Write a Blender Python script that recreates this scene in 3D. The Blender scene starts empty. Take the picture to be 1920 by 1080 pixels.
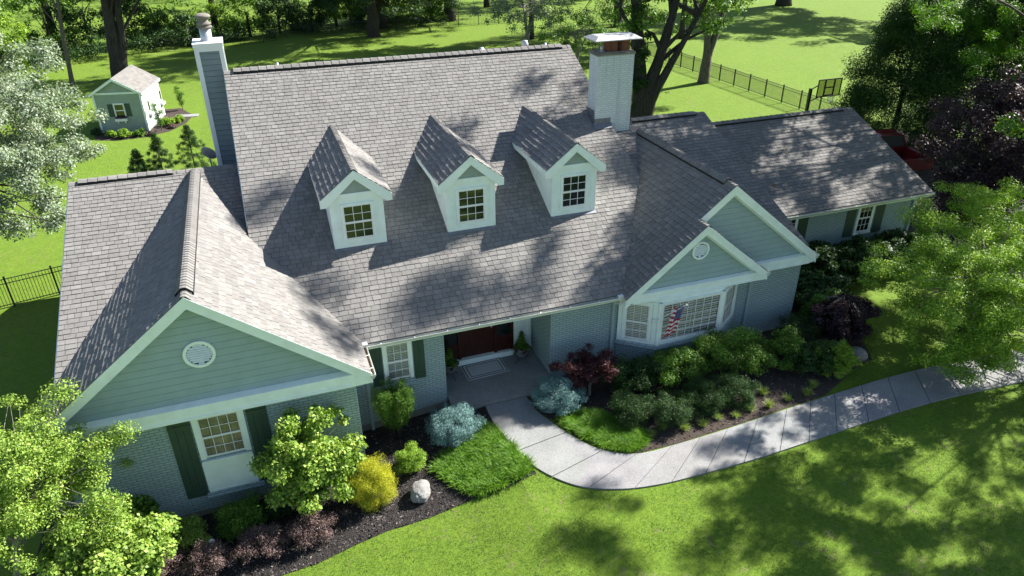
import bpy, math, random
import numpy as np
from mathutils import Vector, Matrix
R = math.radians
rnd = random.Random(7)
S = bpy.context.scene
COL = S.collection
# ---------------------------------------------------------------- camera
def make_camera():
    pos = Vector((0.848, -16.910, 13.765)); pitch, yaw, roll, f = 0.50785, 0.34151, -0.00666, 1347.07
    fw = Vector((math.sin(yaw)*math.cos(pitch), math.cos(yaw)*math.cos(pitch), -math.sin(pitch)))
    rt = Vector((math.cos(yaw), -math.sin(yaw), 0)); up = rt.cross(fw)
    c, n = math.cos(roll), math.sin(roll)
    r = c*rt + n*up; u = -n*rt + c*up
    cd = bpy.data.cameras.new('camera'); cam = bpy.data.objects.new('camera', cd); COL.objects.link(cam)
    cd.sensor_width = 36; cd.lens = f/1920*36; cd.clip_end = 2000; cd.clip_start = .1
    M = Matrix((( r.x, u.x, -fw.x, pos.x), (r.y, u.y, -fw.y, pos.y), (r.z, u.z, -fw.z, pos.z), (0, 0, 0, 1)))
    cam.matrix_world = M; S.camera = cam
make_camera()
# ---------------------------------------------------------------- light
SUN = Vector((.757, .160, .634)).normalized()
W = bpy.data.worlds.new('World'); S.world = W; W.use_nodes = True
nt = W.node_tree; bg = nt.nodes['Background']; sky = nt.nodes.new('ShaderNodeTexSky')
sky.sky_type = 'NISHITA'; sky.sun_disc = False
sky.sun_elevation = math.asin(SUN.z); sky.sun_rotation = math.atan2(SUN.x, SUN.y)
sky.air_density = 1.0; sky.dust_density = .6; sky.ozone_density = 1.0
nt.links.new(sky.outputs[0], bg.inputs[0]); bg.inputs[1].default_value = .064
sl = bpy.data.lights.new('sun', 'SUN'); sl.energy = 5.0; sl.angle = R(.55); sl.color = (1, .96, .90)
so = bpy.data.objects.new('sun', sl); COL.objects.link(so); so.rotation_euler = SUN.to_track_quat('Z', 'Y').to_euler()
so.location = (20, 0, 30)
S.view_settings.view_transform = 'Standard'; S.view_settings.look = 'None'
S.view_settings.exposure = 1.62; S.view_settings.gamma = 1
# ---------------------------------------------------------------- materials
def mat(name, base=(.5, .5, .5), rough=.8, spec=.5, metal=0):
    m = bpy.data.materials.new(name); m.use_nodes = True
    b = m.node_tree.nodes['Principled BSDF']
    b.inputs['Base Color'].default_value = (*base, 1); b.inputs['Roughness'].default_value = rough
    b.inputs['Specular IOR Level'].default_value = spec; b.inputs['Metallic'].default_value = metal
    return m
class N:
    def __init__(s, m): s.m = m; s.t = m.node_tree; s.b = s.t.nodes.get('Principled BSDF')
    def new(s, k, **kw):
        n = s.t.nodes.new('ShaderNode'+k)
        for a, v in kw.items(): setattr(n, a, v)
        return n
    def link(s, a, b): s.t.links.new(a, b)
    def noise(s, scale, detail=4, rough=.6, co=None, dist=0):
        n = s.new('TexNoise'); n.inputs['Scale'].default_value = scale; n.inputs['Detail'].default_value = detail
        n.inputs['Roughness'].default_value = rough; n.inputs['Distortion'].default_value = dist
        s.link(co or s.co('Object'), n.inputs['Vector']); return n.outputs['Fac']
    def co(s, w):
        if not hasattr(s, 'tc'): s.tc = s.new('TexCoord')
        return s.tc.outputs[w]
    def ramp(s, f, stops):
        r = s.new('ValToRGB'); e = r.color_ramp.elements
        while len(e) < len(stops): e.new(.5)
        for i, (p, c) in enumerate(stops):
            e[i].position = p; e[i].color = (*c, 1) if len(c) == 3 else c
        s.link(f, r.inputs[0]); return r.outputs[0]
    def mix(s, f, a, b, mode='MIX'):
        n = s.new('MixRGB', blend_type=mode)
        for i, v in ((0, f), (1, a), (2, b)):
            if isinstance(v, (int, float)): n.inputs[i].default_value = v
            elif isinstance(v, tuple): n.inputs[i].default_value = (*v, 1)
            else: s.link(v, n.inputs[i])
        return n.outputs[0]
    def math(s, op, a, b=None):
        n = s.new('Math', operation=op)
        for i, v in ((0, a), (1, b)):
            if v is None: continue
            if isinstance(v, (int, float)): n.inputs[i].default_value = v
            else: s.link(v, n.inputs[i])
        return n.outputs[0]
    def bump(s, h, strength=.5, dist=.02):
        n = s.new('Bump'); n.inputs['Strength'].default_value = strength; n.inputs['Distance'].default_value = dist
        s.link(h, n.inputs['Height']); s.link(n.outputs[0], s.b.inputs['Normal']); return n
    def base(s, c): s.link(c, s.b.inputs['Base Color'])
    def island(s): return s.new('NewGeometry').outputs['Random Per Island']

def mul(c, k): return tuple(min(1, x*k) for x in c)
def wood_paint(name, c, dirt=.12, rough=.55):
    m = mat(name, c, rough, .4); n = N(m)
    f = n.noise(3, 5); g = n.noise(40, 3)
    a = n.mix(n.ramp(f, [(.35, (0, 0, 0)), (.7, (1, 1, 1))]), c, mul(c, 1-dirt))
    n.base(n.mix(.12, a, n.ramp(g, [(.3, mul(c, .6)), (.7, c)]), 'MIX'))
    n.bump(g, .12, .005); return m
M = {}
WHITE = (.84, .92, .87)
M['white'] = wood_paint('white_paint', WHITE)
M['white2'] = wood_paint('white_window', (.80, .80, .80), .05, .4)
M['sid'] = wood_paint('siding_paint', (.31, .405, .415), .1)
M['groove'] = mat('siding_shadow_gap', (.06, .08, .075), .9)  # dark backing colour stands in for the shadow line under each board
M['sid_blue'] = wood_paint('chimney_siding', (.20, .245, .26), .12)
M['shut'] = wood_paint('shutter_paint', (.040, .075, .055), .2, .5)
M['lattice'] = wood_paint('shed_paint', (.30, .36, .33), .14)
def brick(name, c, mort, bw=.245, bh=.078, streak=0):
    m = mat(name, c, .75, .3); n = N(m)
    t = n.new('TexBrick'); n.link(n.co('UV'), t.inputs['Vector'])
    t.inputs['Scale'].default_value = 1; t.inputs['Brick Width'].default_value = bw; t.inputs['Row Height'].default_value = bh
    t.inputs['Mortar Size'].default_value = .0115; t.inputs['Mortar Smooth'].default_value = .3; t.inputs['Bias'].default_value = .1
    t.inputs['Color1'].default_value = (*c, 1); t.inputs['Color2'].default_value = (*mul(c, .84), 1); t.inputs['Mortar'].default_value = (*mort, 1)
    t.offset = .5
    f = n.noise(1.3, 6); col = n.mix(n.ramp(f, [(.4, (0, 0, 0)), (.75, (.5, .5, .5))]), t.outputs['Color'], mul(c, .7))
    g = n.noise(30, 4)
    if streak:
        mp = n.new('Mapping'); mp.inputs['Scale'].default_value = (3.2, 3.2, .16); n.link(n.co('Object'), mp.inputs[0])
        st = n.noise(1.6, 5, .7, mp.outputs[0]); col = n.mix(n.ramp(st, [(.52, (0, 0, 0)), (.72, (.75, .75, .75))]), col, (.24, .235, .22))
    n.base(n.mix(.25, col, n.ramp(g, [(.3, mul(c, .7)), (.7, mul(c, 1.1))]), 'MIX'))
    h = n.mix(.25, t.outputs['Fac'], g)
    inv = n.math('SUBTRACT', 1.0, h); n.bump(inv, .9, .014); return m
M['brick'] = brick('painted_brick', (.36, .46, .475), (.10, .135, .14), .235, .080)
M['brick_w'] = brick('chimney_brick', (.64, .70, .69), (.36, .40, .39), .215, .076, 1)
def shingle(name, k=1.0):
    m = mat(name, (.3, .28, .27), .93, .2); n = N(m)
    isl = n.island()
    c = n.ramp(isl, [(0, (.122*k, .116*k, .106*k)), (.3, (.160*k, .153*k, .140*k)), (.7, (.200*k, .192*k, .176*k)), (1, (.250*k, .240*k, .222*k))])
    big = n.noise(.55, 4); c = n.mix(n.ramp(big, [(.35, (0, 0, 0)), (.7, (.45, .45, .45))]), c, (.14*k, .132*k, .125*k))
    g = n.noise(160, 2, .7); c = n.mix(.35, c, n.ramp(g, [(.3, (.09*k, .085*k, .081*k)), (.7, (.31*k, .297*k, .283*k))]), 'MIX')
    mid = n.noise(9, 4); c = n.mix(.25, c, n.ramp(mid, [(.3, (.11*k, .104*k, .10*k)), (.7, (.28*k, .268*k, .256*k))]))
    n.base(c); n.bump(g, .5, .006); return m
M['sh'] = shingle('asphalt_shingle', 1.0)
M['sh2'] = shingle('asphalt_shingle_dark', .92)
M['under'] = mat('roof_underlay', (.05, .047, .045), .9)
M['dark'] = mat('dark_gap', (.012, .012, .012), .9)
def metal(name, c, rough=.35, me=1.0):
    m = mat(name, c, rough, .5, me); n = N(m); f = n.noise(5, 5)
    n.link(n.ramp(f, [(.3, (rough*.7,)*3), (.7, (min(1, rough*1.5),)*3)]), m.node_tree.nodes['Principled BSDF'].inputs['Roughness'])
    n.base(n.mix(n.ramp(f, [(.4, (0, 0, 0)), (.75, (.5, .5, .5))]), c, mul(c, .55))); return m
M['galv'] = metal('galvanized_metal', (.52, .53, .54), .45, .6)
M['capmetal'] = metal('chimney_cap_metal', (.36, .36, .36), .5, .3)
M['lead'] = metal('flashing_metal', (.20, .21, .23), .5, .5)
M['flue'] = wood_paint('terracotta_flue', (.24, .085, .055), .3, .8)
M['crown'] = wood_paint('chimney_crown', (.22, .20, .17), .5, .9)
M['blackmetal'] = mat('black_metal', (.018, .018, .02), .45, .5)
M['gutter_in'] = wood_paint('gutter_debris', (.22, .15, .07), .5, .9)
M['alu'] = wood_paint('gutter_paint', (.66, .67, .62), .15, .5)
M['concrete_found'] = wood_paint('foundation', (.22, .21, .18), .3, .9)
def glass():
    m = bpy.data.materials.new('window_glass'); m.use_nodes = True; t = m.node_tree; t.nodes.clear()
    o = t.nodes.new('ShaderNodeOutputMaterial'); g = t.nodes.new('ShaderNodeBsdfGlossy'); g.inputs['Roughness'].default_value = .03
    tr = t.nodes.new('ShaderNodeBsdfTransparent'); tr.inputs[0].default_value = (.93, .95, .95, 1)
    fr = t.nodes.new('ShaderNodeFresnel'); fr.inputs[0].default_value = 1.75
    mx = t.nodes.new('ShaderNodeMixShader'); t.links.new(fr.outputs[0], mx.inputs[0]); t.links.new(tr.outputs[0], mx.inputs[1])
    t.links.new(g.outputs[0], mx.inputs[2]); t.links.new(mx.outputs[0], o.inputs[0]); return m
M['glass'] = glass()
M['glass_dark'] = mat('dark_glass', (.012, .016, .014), .05, 1.0); M['glass_dark'].node_tree.nodes['Principled BSDF'].inputs['IOR'].default_value = 1.55
M['room'] = mat('dark_room', (.03, .028, .025), .9)
M['blind'] = mat('blind_slats', (.84, .84, .82), .6)
M['curtain'] = wood_paint('curtain', (.55, .50, .34), .5, .9)
M['door'] = wood_paint('mahogany_door', (.055, .014, .009), .5, .35)
def concrete():
    m = mat('exposed_concrete', (.4, .39, .37), .9, .2); n = N(m)
    a = n.noise(1.2, 6); b = n.noise(60, 3, .8)
    v = n.new('TexVoronoi'); v.inputs['Scale'].default_value = 75; n.link(n.co('Object'), v.inputs['Vector'])
    c = n.ramp(a, [(.3, (.125, .122, .112)), (.7, (.225, .22, .203))])
    c = n.mix(.5, c, n.ramp(b, [(.35, (.11, .106, .10)), (.65, (.36, .35, .325))]))
    v2 = n.new('TexVoronoi'); v2.inputs['Scale'].default_value = .62; n.link(n.co('Object'), v2.inputs['Vector'])
    c = n.mix(.3, c, v.outputs['Color'], 'OVERLAY'); c = n.mix(.10, c, v2.outputs['Color'], 'OVERLAY')
    sp = n.noise(4.5, 6, .8); c = n.mix(n.ramp(sp, [(.56, (0, 0, 0)), (.72, (.5, .5, .5))]), c, (.15, .145, .13)); n.base(c)
    hs = n.new('HueSaturation'); hs.inputs['Saturation'].default_value = .25; n.link(c, hs.inputs['Color']); n.base(hs.outputs[0])
    n.bump(b, .5, .006); return m
M['conc'] = concrete()
def mulch(name, c1, c2):
    m = mat(name, c1, .95, .2); n = N(m)
    a = n.noise(30, 6, .75); b = n.noise(1.5, 3)
    v = n.new('TexVoronoi'); v.inputs['Scale'].default_value = 38; n.link(n.co('Object'), v.inputs['Vector'])
    n.base(n.mix(.5, n.ramp(a, [(.35, c1), (.7, c2)]), n.mix(.6, c1, v.outputs['Color'], 'MULTIPLY')))
    n.bump(n.mix(.5, a, v.outputs['Distance']), 1, .05); return m
M['mulch'] = mulch('black_mulch', (.022, .019, .018), (.085, .075, .07))
M['mulch2'] = mulch('brown_mulch', (.045, .034, .028), (.17, .135, .11))
M['chips'] = mat('mulch_chips', (.05, .043, .04), .9); _n = N(M['chips']); _n.base(_n.ramp(_n.island(), [(0, (.018, .016, .015)), (.8, (.09, .078, .07)), (1, (.22, .18, .15))]))
def lawn():
    m = mat('lawn_grass', (.1, .17, .02), .9, .15); n = N(m)
    co = n.co('Object')
    a = n.noise(.16, 5, .65); b = n.noise(1.3, 6, .7); c = n.noise(9, 6, .8); d = n.noise(60, 3, .8); e = n.noise(3.3, 5, .7)
    col = n.ramp(b, [(.32, (.034, .095, .007)), (.5, (.072, .148, .010)), (.68, (.135, .205, .018))])
    col = n.mix(n.ramp(a, [(.38, (0, 0, 0)), (.66, (.7, .7, .7))]), col, (.115, .22, .014))
    col = n.mix(.5, col, n.ramp(e, [(.35, (.035, .095, .008)), (.65, (.17, .25, .026))]))
    col = n.mix(.5, col, n.ramp(c, [(.35, (.025, .07, .005)), (.65, (.17, .27, .026))]))
    col = n.mix(.3, col, n.ramp(d, [(.3, (.02, .055, .005)), (.7, (.26, .34, .05))]))
    w = n.noise(.9, 4, .7, None, .6); w2 = n.noise(5, 5, .75)
    worn = n.math('MULTIPLY', n.ramp(w, [(.50, (0, 0, 0)), (.62, (1, 1, 1))]), n.ramp(w2, [(.53, (0, 0, 0)), (.62, (.9, .9, .9))]))
    col = n.mix(worn, col, (.17, .165, .07)); n.base(col)
    n.bump(n.mix(.5, c, d), .8, .05); return m
M['lawn'] = lawn()
def leafmat(name, cols, trans=.35, rough=.45, spec=.35, tint=1.15):
    m = mat(name, cols[0], max(rough, .5), spec*.6); n = N(m)
    isl = n.island(); k = len(cols)
    c = n.ramp(isl, [(i/max(1, k-1), q) for i, q in enumerate(cols)])
    c = n.mix(.35, c, n.ramp(n.noise(1.4, 3), [(.3, mul(cols[0], .7)), (.7, mul(cols[-1], 1.1))]))
    n.base(c); out = n.t.nodes['Material Output']; tr = n.new('BsdfTranslucent')
    n.link(n.mix(1, c, (1.25*tint, 1.3*tint, .45), 'MULTIPLY'), tr.inputs[0])
    mx = n.new('MixShader'); mx.inputs[0].default_value = trans
    n.link(n.b.outputs[0], mx.inputs[1]); n.link(tr.outputs[0], mx.inputs[2]); n.link(mx.outputs[0], out.inputs[0]); return m
L = {}
L['yg'] = leafmat('yellow_green_leaf', [(.045, .12, .012), (.15, .28, .026), (.42, .53, .12)], .25)
L['lime'] = leafmat('lime_leaf', [(.04, .12, .008), (.14, .29, .02), (.40, .54, .08)], .3)
L['mid'] = leafmat('mid_green_leaf', [(.022, .065, .009), (.065, .16, .016), (.17, .30, .038)], .22)
L['dark'] = leafmat('dark_green_leaf', [(.010, .032, .008), (.024, .065, .013), (.06, .12, .025)], .15)
L['vdark'] = leafmat('evergreen_leaf', [(.007, .026, .007), (.018, .055, .010), (.055, .125, .020)], .15)
L['silver'] = leafmat('silver_leaf', [(.05, .12, .03), (.22, .29, .18), (.48, .53, .43)], .3, .5, .3, .8)
L['loc'] = leafmat('locust_leaf', [(.03, .09, .008), (.075, .20, .014), (.17, .34, .03)], .35)
L['blue'] = leafmat('blue_needle', [(.06, .14, .135), (.14, .27, .26), (.32, .48, .46)], .1, .6, .3, .7)
L['purple'] = leafmat('purple_leaf', [(.016, .009, .015), (.036, .019, .031), (.085, .052, .07)], .3, .4, .5, .8)
L['pinkp'] = leafmat('plum_leaf', [(.028, .016, .017), (.075, .046, .046), (.36, .25, .235)], .3, .5, .4, .8)
L['red'] = leafmat('red_maple_leaf', [(.022, .007, .011), (.055, .016, .021), (.17, .06, .06)], .3, .45, .4, .8)
L['gold'] = leafmat('gold_needle', [(.25, .29, .02), (.44, .46, .035), (.62, .58, .07)], .25, .6, .3)
L['grassy'] = leafmat('grass_blade', [(.03, .10, .006), (.08, .20, .012), (.20, .36, .035)], .3)
L['lawnb'] = leafmat('lawn_blade', [(.025, .075, .006), (.068, .155, .011), (.18, .28, .035)], .25)
L['tuft'] = leafmat('variegated_blade', [(.15, .25, .03), (.27, .36, .08), (.42, .47, .18)], .35)
def bark(name, c1, c2):
    m = mat(name, c1, .95, .2); n = N(m)
    mp = n.new('Mapping'); mp.inputs['Scale'].default_value = (6, 6, 1.2); n.link(n.co('Object'), mp.inputs[0])
    f = n.noise(2.5, 7, .7, mp.outputs[0]); n.base(n.ramp(f, [(.3, c1), (.7, c2)])); n.bump(f, 1, .08); return m
M['bark'] = bark('tree_bark', (.05, .042, .035), (.17, .15, .125))
M['bark_l'] = bark('pale_bark', (.13, .12, .10), (.34, .32, .28))
M['bark_d'] = bark('dark_bark', (.018, .016, .014), (.075, .068, .06))
def rockm():
    m = mat('boulder_stone', (.4, .38, .35), .9, .2); n = N(m); a = n.noise(3, 7, .7); b = n.noise(25, 5, .8)
    n.base(n.mix(.5, n.ramp(a, [(.3, (.17, .165, .155)), (.7, (.31, .30, .285))]), n.ramp(b, [(.3, (.12, .115, .11)), (.7, (.38, .365, .345))])))
    n.bump(n.mix(.5, a, b), .9, .05); return m
M['rock'] = rockm()
# ---------------------------------------------------------------- mesh helpers
def world_loc(o):
    v = Vector((0, 0, 0))
    while o is not None:
        v = v + o.location; o = o.parent
    return v
class MB:
    def __init__(s): s.v = []; s.f = []; s.mi = []; s.T = None; s.cur = 0
    def add(s, pts, faces):
        b = len(s.v)
        for p in pts:
            p = Vector(p)
            if s.T is not None: p = s.T @ p
            s.v.append((p.x, p.y, p.z))
        for f in faces: s.f.append(tuple(b+i for i in f)); s.mi.append(s.cur)
    def poly(s, pts): s.add(pts, [tuple(range(len(pts)))])
    def box(s, x0, x1, y0, y1, z0, z1):
        x0, x1 = min(x0, x1), max(x0, x1); y0, y1 = min(y0, y1), max(y0, y1); z0, z1 = min(z0, z1), max(z0, z1)
        s.add([(x0, y0, z0), (x1, y0, z0), (x1, y1, z0), (x0, y1, z0), (x0, y0, z1), (x1, y0, z1), (x1, y1, z1), (x0, y1, z1)],
              [(0, 3, 2, 1), (4, 5, 6, 7), (0, 1, 5, 4), (1, 2, 6, 5), (2, 3, 7, 6), (3, 0, 4, 7)])
    def slab(s, top, d):            # polygon extruded by vector d
        n = len(top); d = Vector(d); bot = [Vector(p)+d for p in top]
        s.add(list(top)+bot, [tuple(range(n)), tuple(range(2*n-1, n-1, -1))]+[(i, i+n, (i+1) % n+n, (i+1) % n) for i in range(n)])
    def tube(s, pts, rad, n=8, cap=True):
        pts = [Vector(p) for p in pts]; k = len(pts)
        if isinstance(rad, (int, float)): rad = [rad]*k
        ring = []; ref = None
        for i, p in enumerate(pts):
            d = (pts[min(i+1, k-1)]-pts[max(i-1, 0)]).normalized()
            if ref is None: ref = d.orthogonal().normalized()
            a = (ref - d*ref.dot(d)); a = a.normalized() if a.length > 1e-6 else d.orthogonal().normalized(); ref = a; b = d.cross(a)
            ring += [p + rad[i]*(a*math.cos(2*math.pi*j/n)+b*math.sin(2*math.pi*j/n)) for j in range(n)]
        fs = [(i*n+j, i*n+(j+1) % n, (i+1)*n+(j+1) % n, (i+1)*n+j) for i in range(k-1) for j in range(n)]
        if cap: fs += [tuple(range(n-1, -1, -1)), tuple((k-1)*n+j for j in range(n))]
        s.add(ring, fs)
    def lathe(s, prof, c, n=20, sx=1, sy=1):
        pts = [(c[0]+r*sx*math.cos(2*math.pi*j/n), c[1]+r*sy*math.sin(2*math.pi*j/n), c[2]+z) for r, z in prof for j in range(n)]
        k = len(prof)
        s.add(pts, [(i*n+j, i*n+(j+1) % n, (i+1)*n+(j+1) % n, (i+1)*n+j) for i in range(k-1) for j in range(n)]+[tuple(range(n-1, -1, -1)), tuple((k-1)*n+j for j in range(n))])
    def build(s, name, mats, parent=None, smooth=False, local=False, uvs=None):
        if not isinstance(mats, (list, tuple)): mats = [mats]
        o = Vector((0, 0, 0)) if local or parent is None else world_loc(parent)
        me = bpy.data.meshes.new(name)
        me.from_pydata([(x-o.x, y-o.y, z-o.z) for x, y, z in s.v], [], s.f)
        for m in mats: me.materials.append(m)
        me.polygons.foreach_set('material_index', s.mi)
        if smooth: me.polygons.foreach_set('use_smooth', [True]*len(s.f))
        ul = me.uv_layers.new(name='UVMap'); i = 0; buf = []
        for p in me.polygons:
            nn = p.normal
            if abs(nn.z) > .7:
                for vi in p.vertices: c = s.v[vi]; buf += [c[0], c[1]]
            else:
                t = Vector((-nn.y, nn.x, 0)).normalized()
                for vi in p.vertices: c = s.v[vi]; buf += [c[0]*t.x+c[1]*t.y, c[2]]
        ul.data.foreach_set('uv', buf)
        ob = bpy.data.objects.new(name, me); COL.objects.link(ob); ob.parent = parent
        return ob
def tag(o, label=None, cat=None, group=None, kind=None):
    if label: o['label'] = label
    if cat: o['category'] = cat
    if group: o['group'] = group
    if kind: o['kind'] = kind
    return o
def thing(name, label, cat, loc=(0, 0, 0), rz=0, group=None):
    o = bpy.data.objects.new(name, None); COL.objects.link(o); o.location = loc; o.rotation_euler = (0, 0, rz)
    o.empty_display_size = .2
    return tag(o, label, cat, group)
def lerp(a, b, t): return a+(b-a)*t
def G(x): return float(np.interp(x, [-3, 2.6, 4.2, 5.85], [-.75, -.5, -.36, -.08]))
def GA(x): return np.interp(x, [-3, 2.6, 4.2, 5.85], [-.75, -.5, -.36, -.08])
def clip(poly, f):                  # Sutherland-Hodgman half-plane: keep f(p) >= 0
    out = []; n = len(poly)
    for i in range(n):
        a, b = poly[i], poly[(i+1) % n]; fa, fb = f(a), f(b)
        if fa >= 0: out.append(a)
        if (fa >= 0) != (fb >= 0):
            t = fa/(fa-fb); out.append((a[0]+(b[0]-a[0])*t, a[1]+(b[1]-a[1])*t))
    return out
def cliprect(poly, u0, u1, v0, v1):
    for f in ((lambda p: p[0]-u0), (lambda p: u1-p[0]), (lambda p: p[1]-v0), (lambda p: v1-p[1])):
        poly = clip(poly, f)
        if len(poly) < 3: return []
    return poly
def area(p): return abs(sum(p[i][0]*p[(i+1) % len(p)][1]-p[(i+1) % len(p)][0]*p[i][1] for i in range(len(p))))/2
def shingles(plan, zf, parent, m, expo=.170, down=None, thick=(.013, .019), tab=(.16, .30), seed=1, name='roof', decks=.03):
    rg = random.Random(seed); eps = 1e-3
    gx = (zf(1, 0)-zf(0, 0)); gy = (zf(0, 1)-zf(0, 0)); g = math.hypot(gx, gy)
    V3 = Vector((gx/g, gy/g, g)).normalized(); U3 = Vector((gy/g, -gx/g, 0)); Nn = U3.cross(V3)
    if Nn.z < 0: U3 = -U3; Nn = -Nn
    O = Vector((plan[0][0], plan[0][1], zf(*plan[0])))
    P = []
    for x, y in plan:
        d = Vector((x, y, zf(x, y)))-O; P.append((d.dot(U3), d.dot(V3)))
    u0 = min(p[0] for p in P); u1 = max(p[0] for p in P); v0 = min(p[1] for p in P); v1 = max(p[1] for p in P)
    mb = MB(); v = v0; row = 0
    to3 = lambda p, h: O+U3*p[0]+V3*p[1]+Nn*h
    while v < v1:
        u = u0-rg.random()*.4
        while u < u1:
            w = rg.uniform(*tab); q = cliprect(P, u+.011, min(u+w, u1+.01), v-.016*rg.random(), v+expo)
            if len(q) >= 3 and area(q) > 2e-4:
                th = rg.choice(thick)+rg.uniform(-.0015, .0015); n = len(q)
                hs = [.004+(th)*(1-max(0, min(1, (p[1]-v)/expo))) for p in q]
                top = [to3(p, h) for p, h in zip(q, hs)]; bot = [to3(p, -.004) for p in q]
                mb.add(top+bot, [tuple(range(n))]+[(i, i+n, (i+1) % n+n, (i+1) % n) for i in range(n)])
            u += w
        v += expo; row += 1
    ob = mb.build(name, m, parent)
    if decks:
        d = MB(); d.slab([to3(p, -.006) for p in P], -Nn*decks); d.build('roof_deck', M['under'], ob)
    return ob
def fixn(o):                        # consistent outward normals
    import bmesh
    b = bmesh.new(); b.from_mesh(o.data); bmesh.ops.recalc_face_normals(b, faces=b.faces); b.to_mesh(o.data); b.free(); return o
def ridge_caps(a, b, zs, parent, m, w=.15, step=.2, dark=False, name='ridge_cap', slope=(.5, .5), lift=.02):
    a = Vector(a); b = Vector(b); d = (b-a); ln = d.length; d.normalize(); s = Vector((d.y, -d.x, 0)).normalized(); mb = MB(); rg = random.Random(3)
    k = int(ln/step)
    for i in range(k+1):
        t0 = i*step; t1 = min(ln, t0+step*1.05)
        if t1-t0 < .03: continue
        h0 = lift+.018+rg.uniform(-.002, .003); h1 = lift
        pts = []
        for t, h in ((t0, h0), (t1, h1)):
            c = a+d*t
            for q, sl in ((-1, slope[0]), (-.35, slope[0]*.45), (0, 0), (.35, slope[1]*.45), (1, slope[1])):
                pts.append(c+s*w*q+Vector((0, 0, h-abs(q)*w*sl if abs(q) == 1 else h-w*abs(q)*.35*sl/.45*.6)))
        fs = [(j, j+1, j+6, j+5) for j in range(4)]
        n0 = len(pts); low = [p-Vector((0, 0, .016)) for p in pts[:5]]
        mb.add(pts+low, fs+[(j, n0+j, n0+j+1, j+1) for j in range(4)])
    o = mb.build(name, m, parent)
    if dark:
        k = MB()
        for q, sl in ((-1, slope[0]), (1, slope[1])):
            for t in (0,):
                p = a+s*w*q*.96; p2 = b+s*w*q*.96; z = -w*sl
                k.slab([p+Vector((0, 0, z+lift-.002)), p2+Vector((0, 0, z+lift-.002)), p2+Vector((0, 0, z-.01)), p+Vector((0, 0, z-.01))], s*q*.014)
        k.build('vent_gap', M['dark'], o)
    return o
def lap(mb, P2, O, U, Nn, expo=.15, th=.012):      # lap siding on a vertical polygon (u, z)
    v0 = min(p[1] for p in P2); v1 = max(p[1] for p in P2); u0 = min(p[0] for p in P2)-1; u1 = max(p[0] for p in P2)+1
    v = v0; O = Vector(O); U = Vector(U); Nn = Vector(Nn)
    while v < v1:
        q = cliprect(P2, u0, u1, v, v+expo-.013)
        if len(q) >= 3:
            n = len(q); Z = Vector((0, 0, 1))
            top = [O+U*p[0]+Z*p[1]+Nn*(.002+th*(1-(p[1]-v)/expo)) for p in q]; bot = [O+U*p[0]+Z*p[1]-Nn*.02 for p in q]
            mb.add(top+bot, [tuple(range(n))]+[(i, i+n, (i+1) % n+n, (i+1) % n) for i in range(n)])
        v += expo
def frameT(o, u, n):                # local: x along u, y out of wall (towards viewer is -y -> n), z up
    u = Vector(u).normalized(); n = Vector(n).normalized(); z = Vector((0, 0, 1))
    return Matrix(((u.x, n.x, 0, o[0]), (u.y, n.y, 0, o[1]), (u.z, n.z, 1, o[2]), (0, 0, 0, 1)))
def window(parent, o, u, n, w, h, nx=3, ny=2, casing=.10, blinds=None, sashes=2, sill=True, name='window', pane='glass', head=.1, double=True):
    T = frameT(o, u, n); mb = MB(); mb.T = T                 # o: bottom-left of the glazed opening, on the wall face
    c = casing
    mb.box(-c, 0, 0, .05, -.03, h+head); mb.box(w, w+c, 0, .05, -.03, h+head)
    mb.box(0, w, 0, .048, h, h+head)
    if sill: mb.box(-c-.02, w+c+.02, 0, .085, -.09, -.03)
    fr = .035
    mb.cur = 1
    hh = h/sashes
    for k in range(sashes):
        z0 = k*hh; z1 = z0+hh; y0 = .016+.014*(k > 0); y1 = y0+.02
        mb.box(0, fr, y0, y1, z0, z1); mb.box(w-fr, w, y0, y1, z0, z1)
        mb.box(fr, w-fr, y0, y1, z1-fr, z1); mb.box(fr, w-fr, y0, y1, z0, z0+fr*(1.5 if k == 0 else 1))
        for i in range(1, nx): x = fr+(w-2*fr)*i/nx; mb.box(x-.008, x+.008, y0+.003, y1-.003, z0+fr, z1-fr)
        for i in range(1, ny): z = z0+fr+(hh-2*fr)*i/ny; mb.box(fr, w-fr, y0+.005, y1-.005, z-.008, z+.008)
    W_ = mb.build(name, [M['white'], M['white2']], parent); fixn(W_)
    g = MB(); g.T = T; g.poly([(fr*.5, .019, fr*.5), (w-fr*.5, .019, fr*.5), (w-fr*.5, .019, h-fr*.5), (fr*.5, .019, h-fr*.5)]); g.build('pane', M[pane], W_)
    if blinds:
        b = MB(); b.T = T
        if blinds == 'curtain':
            pts = []; n_ = 40
            for i in range(n_+1): x = fr*.5+(w-fr)*i/n_; pts.append((x, .006+.004*math.sin(i*1.9)))
            b.add([(x, y, z) for z in (fr, h-fr) for x, y in pts], [(i, i+1, n_+2+i, n_+1+i) for i in range(n_)]); b.build('curtain', M['curtain'], W_)
        else:
            z = .03
            while z < h-.03:
                b.box(fr*.6, w-fr*.6, .004, .012, z, z+blinds*.74); z += blinds
            b.build('blind', M['blind'], W_)
        r = MB(); r.T = T; r.poly([(0, .0025, 0), (w, .0025, 0), (w, .0025, h), (0, .0025, h)]); r.build('room', M['room'], W_)
    elif pane == 'glass':
        r = MB(); r.T = T; r.poly([(0, .0025, 0), (w, .0025, 0), (w, .0025, h), (0, .0025, h)]); r.build('room', M['room'], W_)
    return W_
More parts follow.
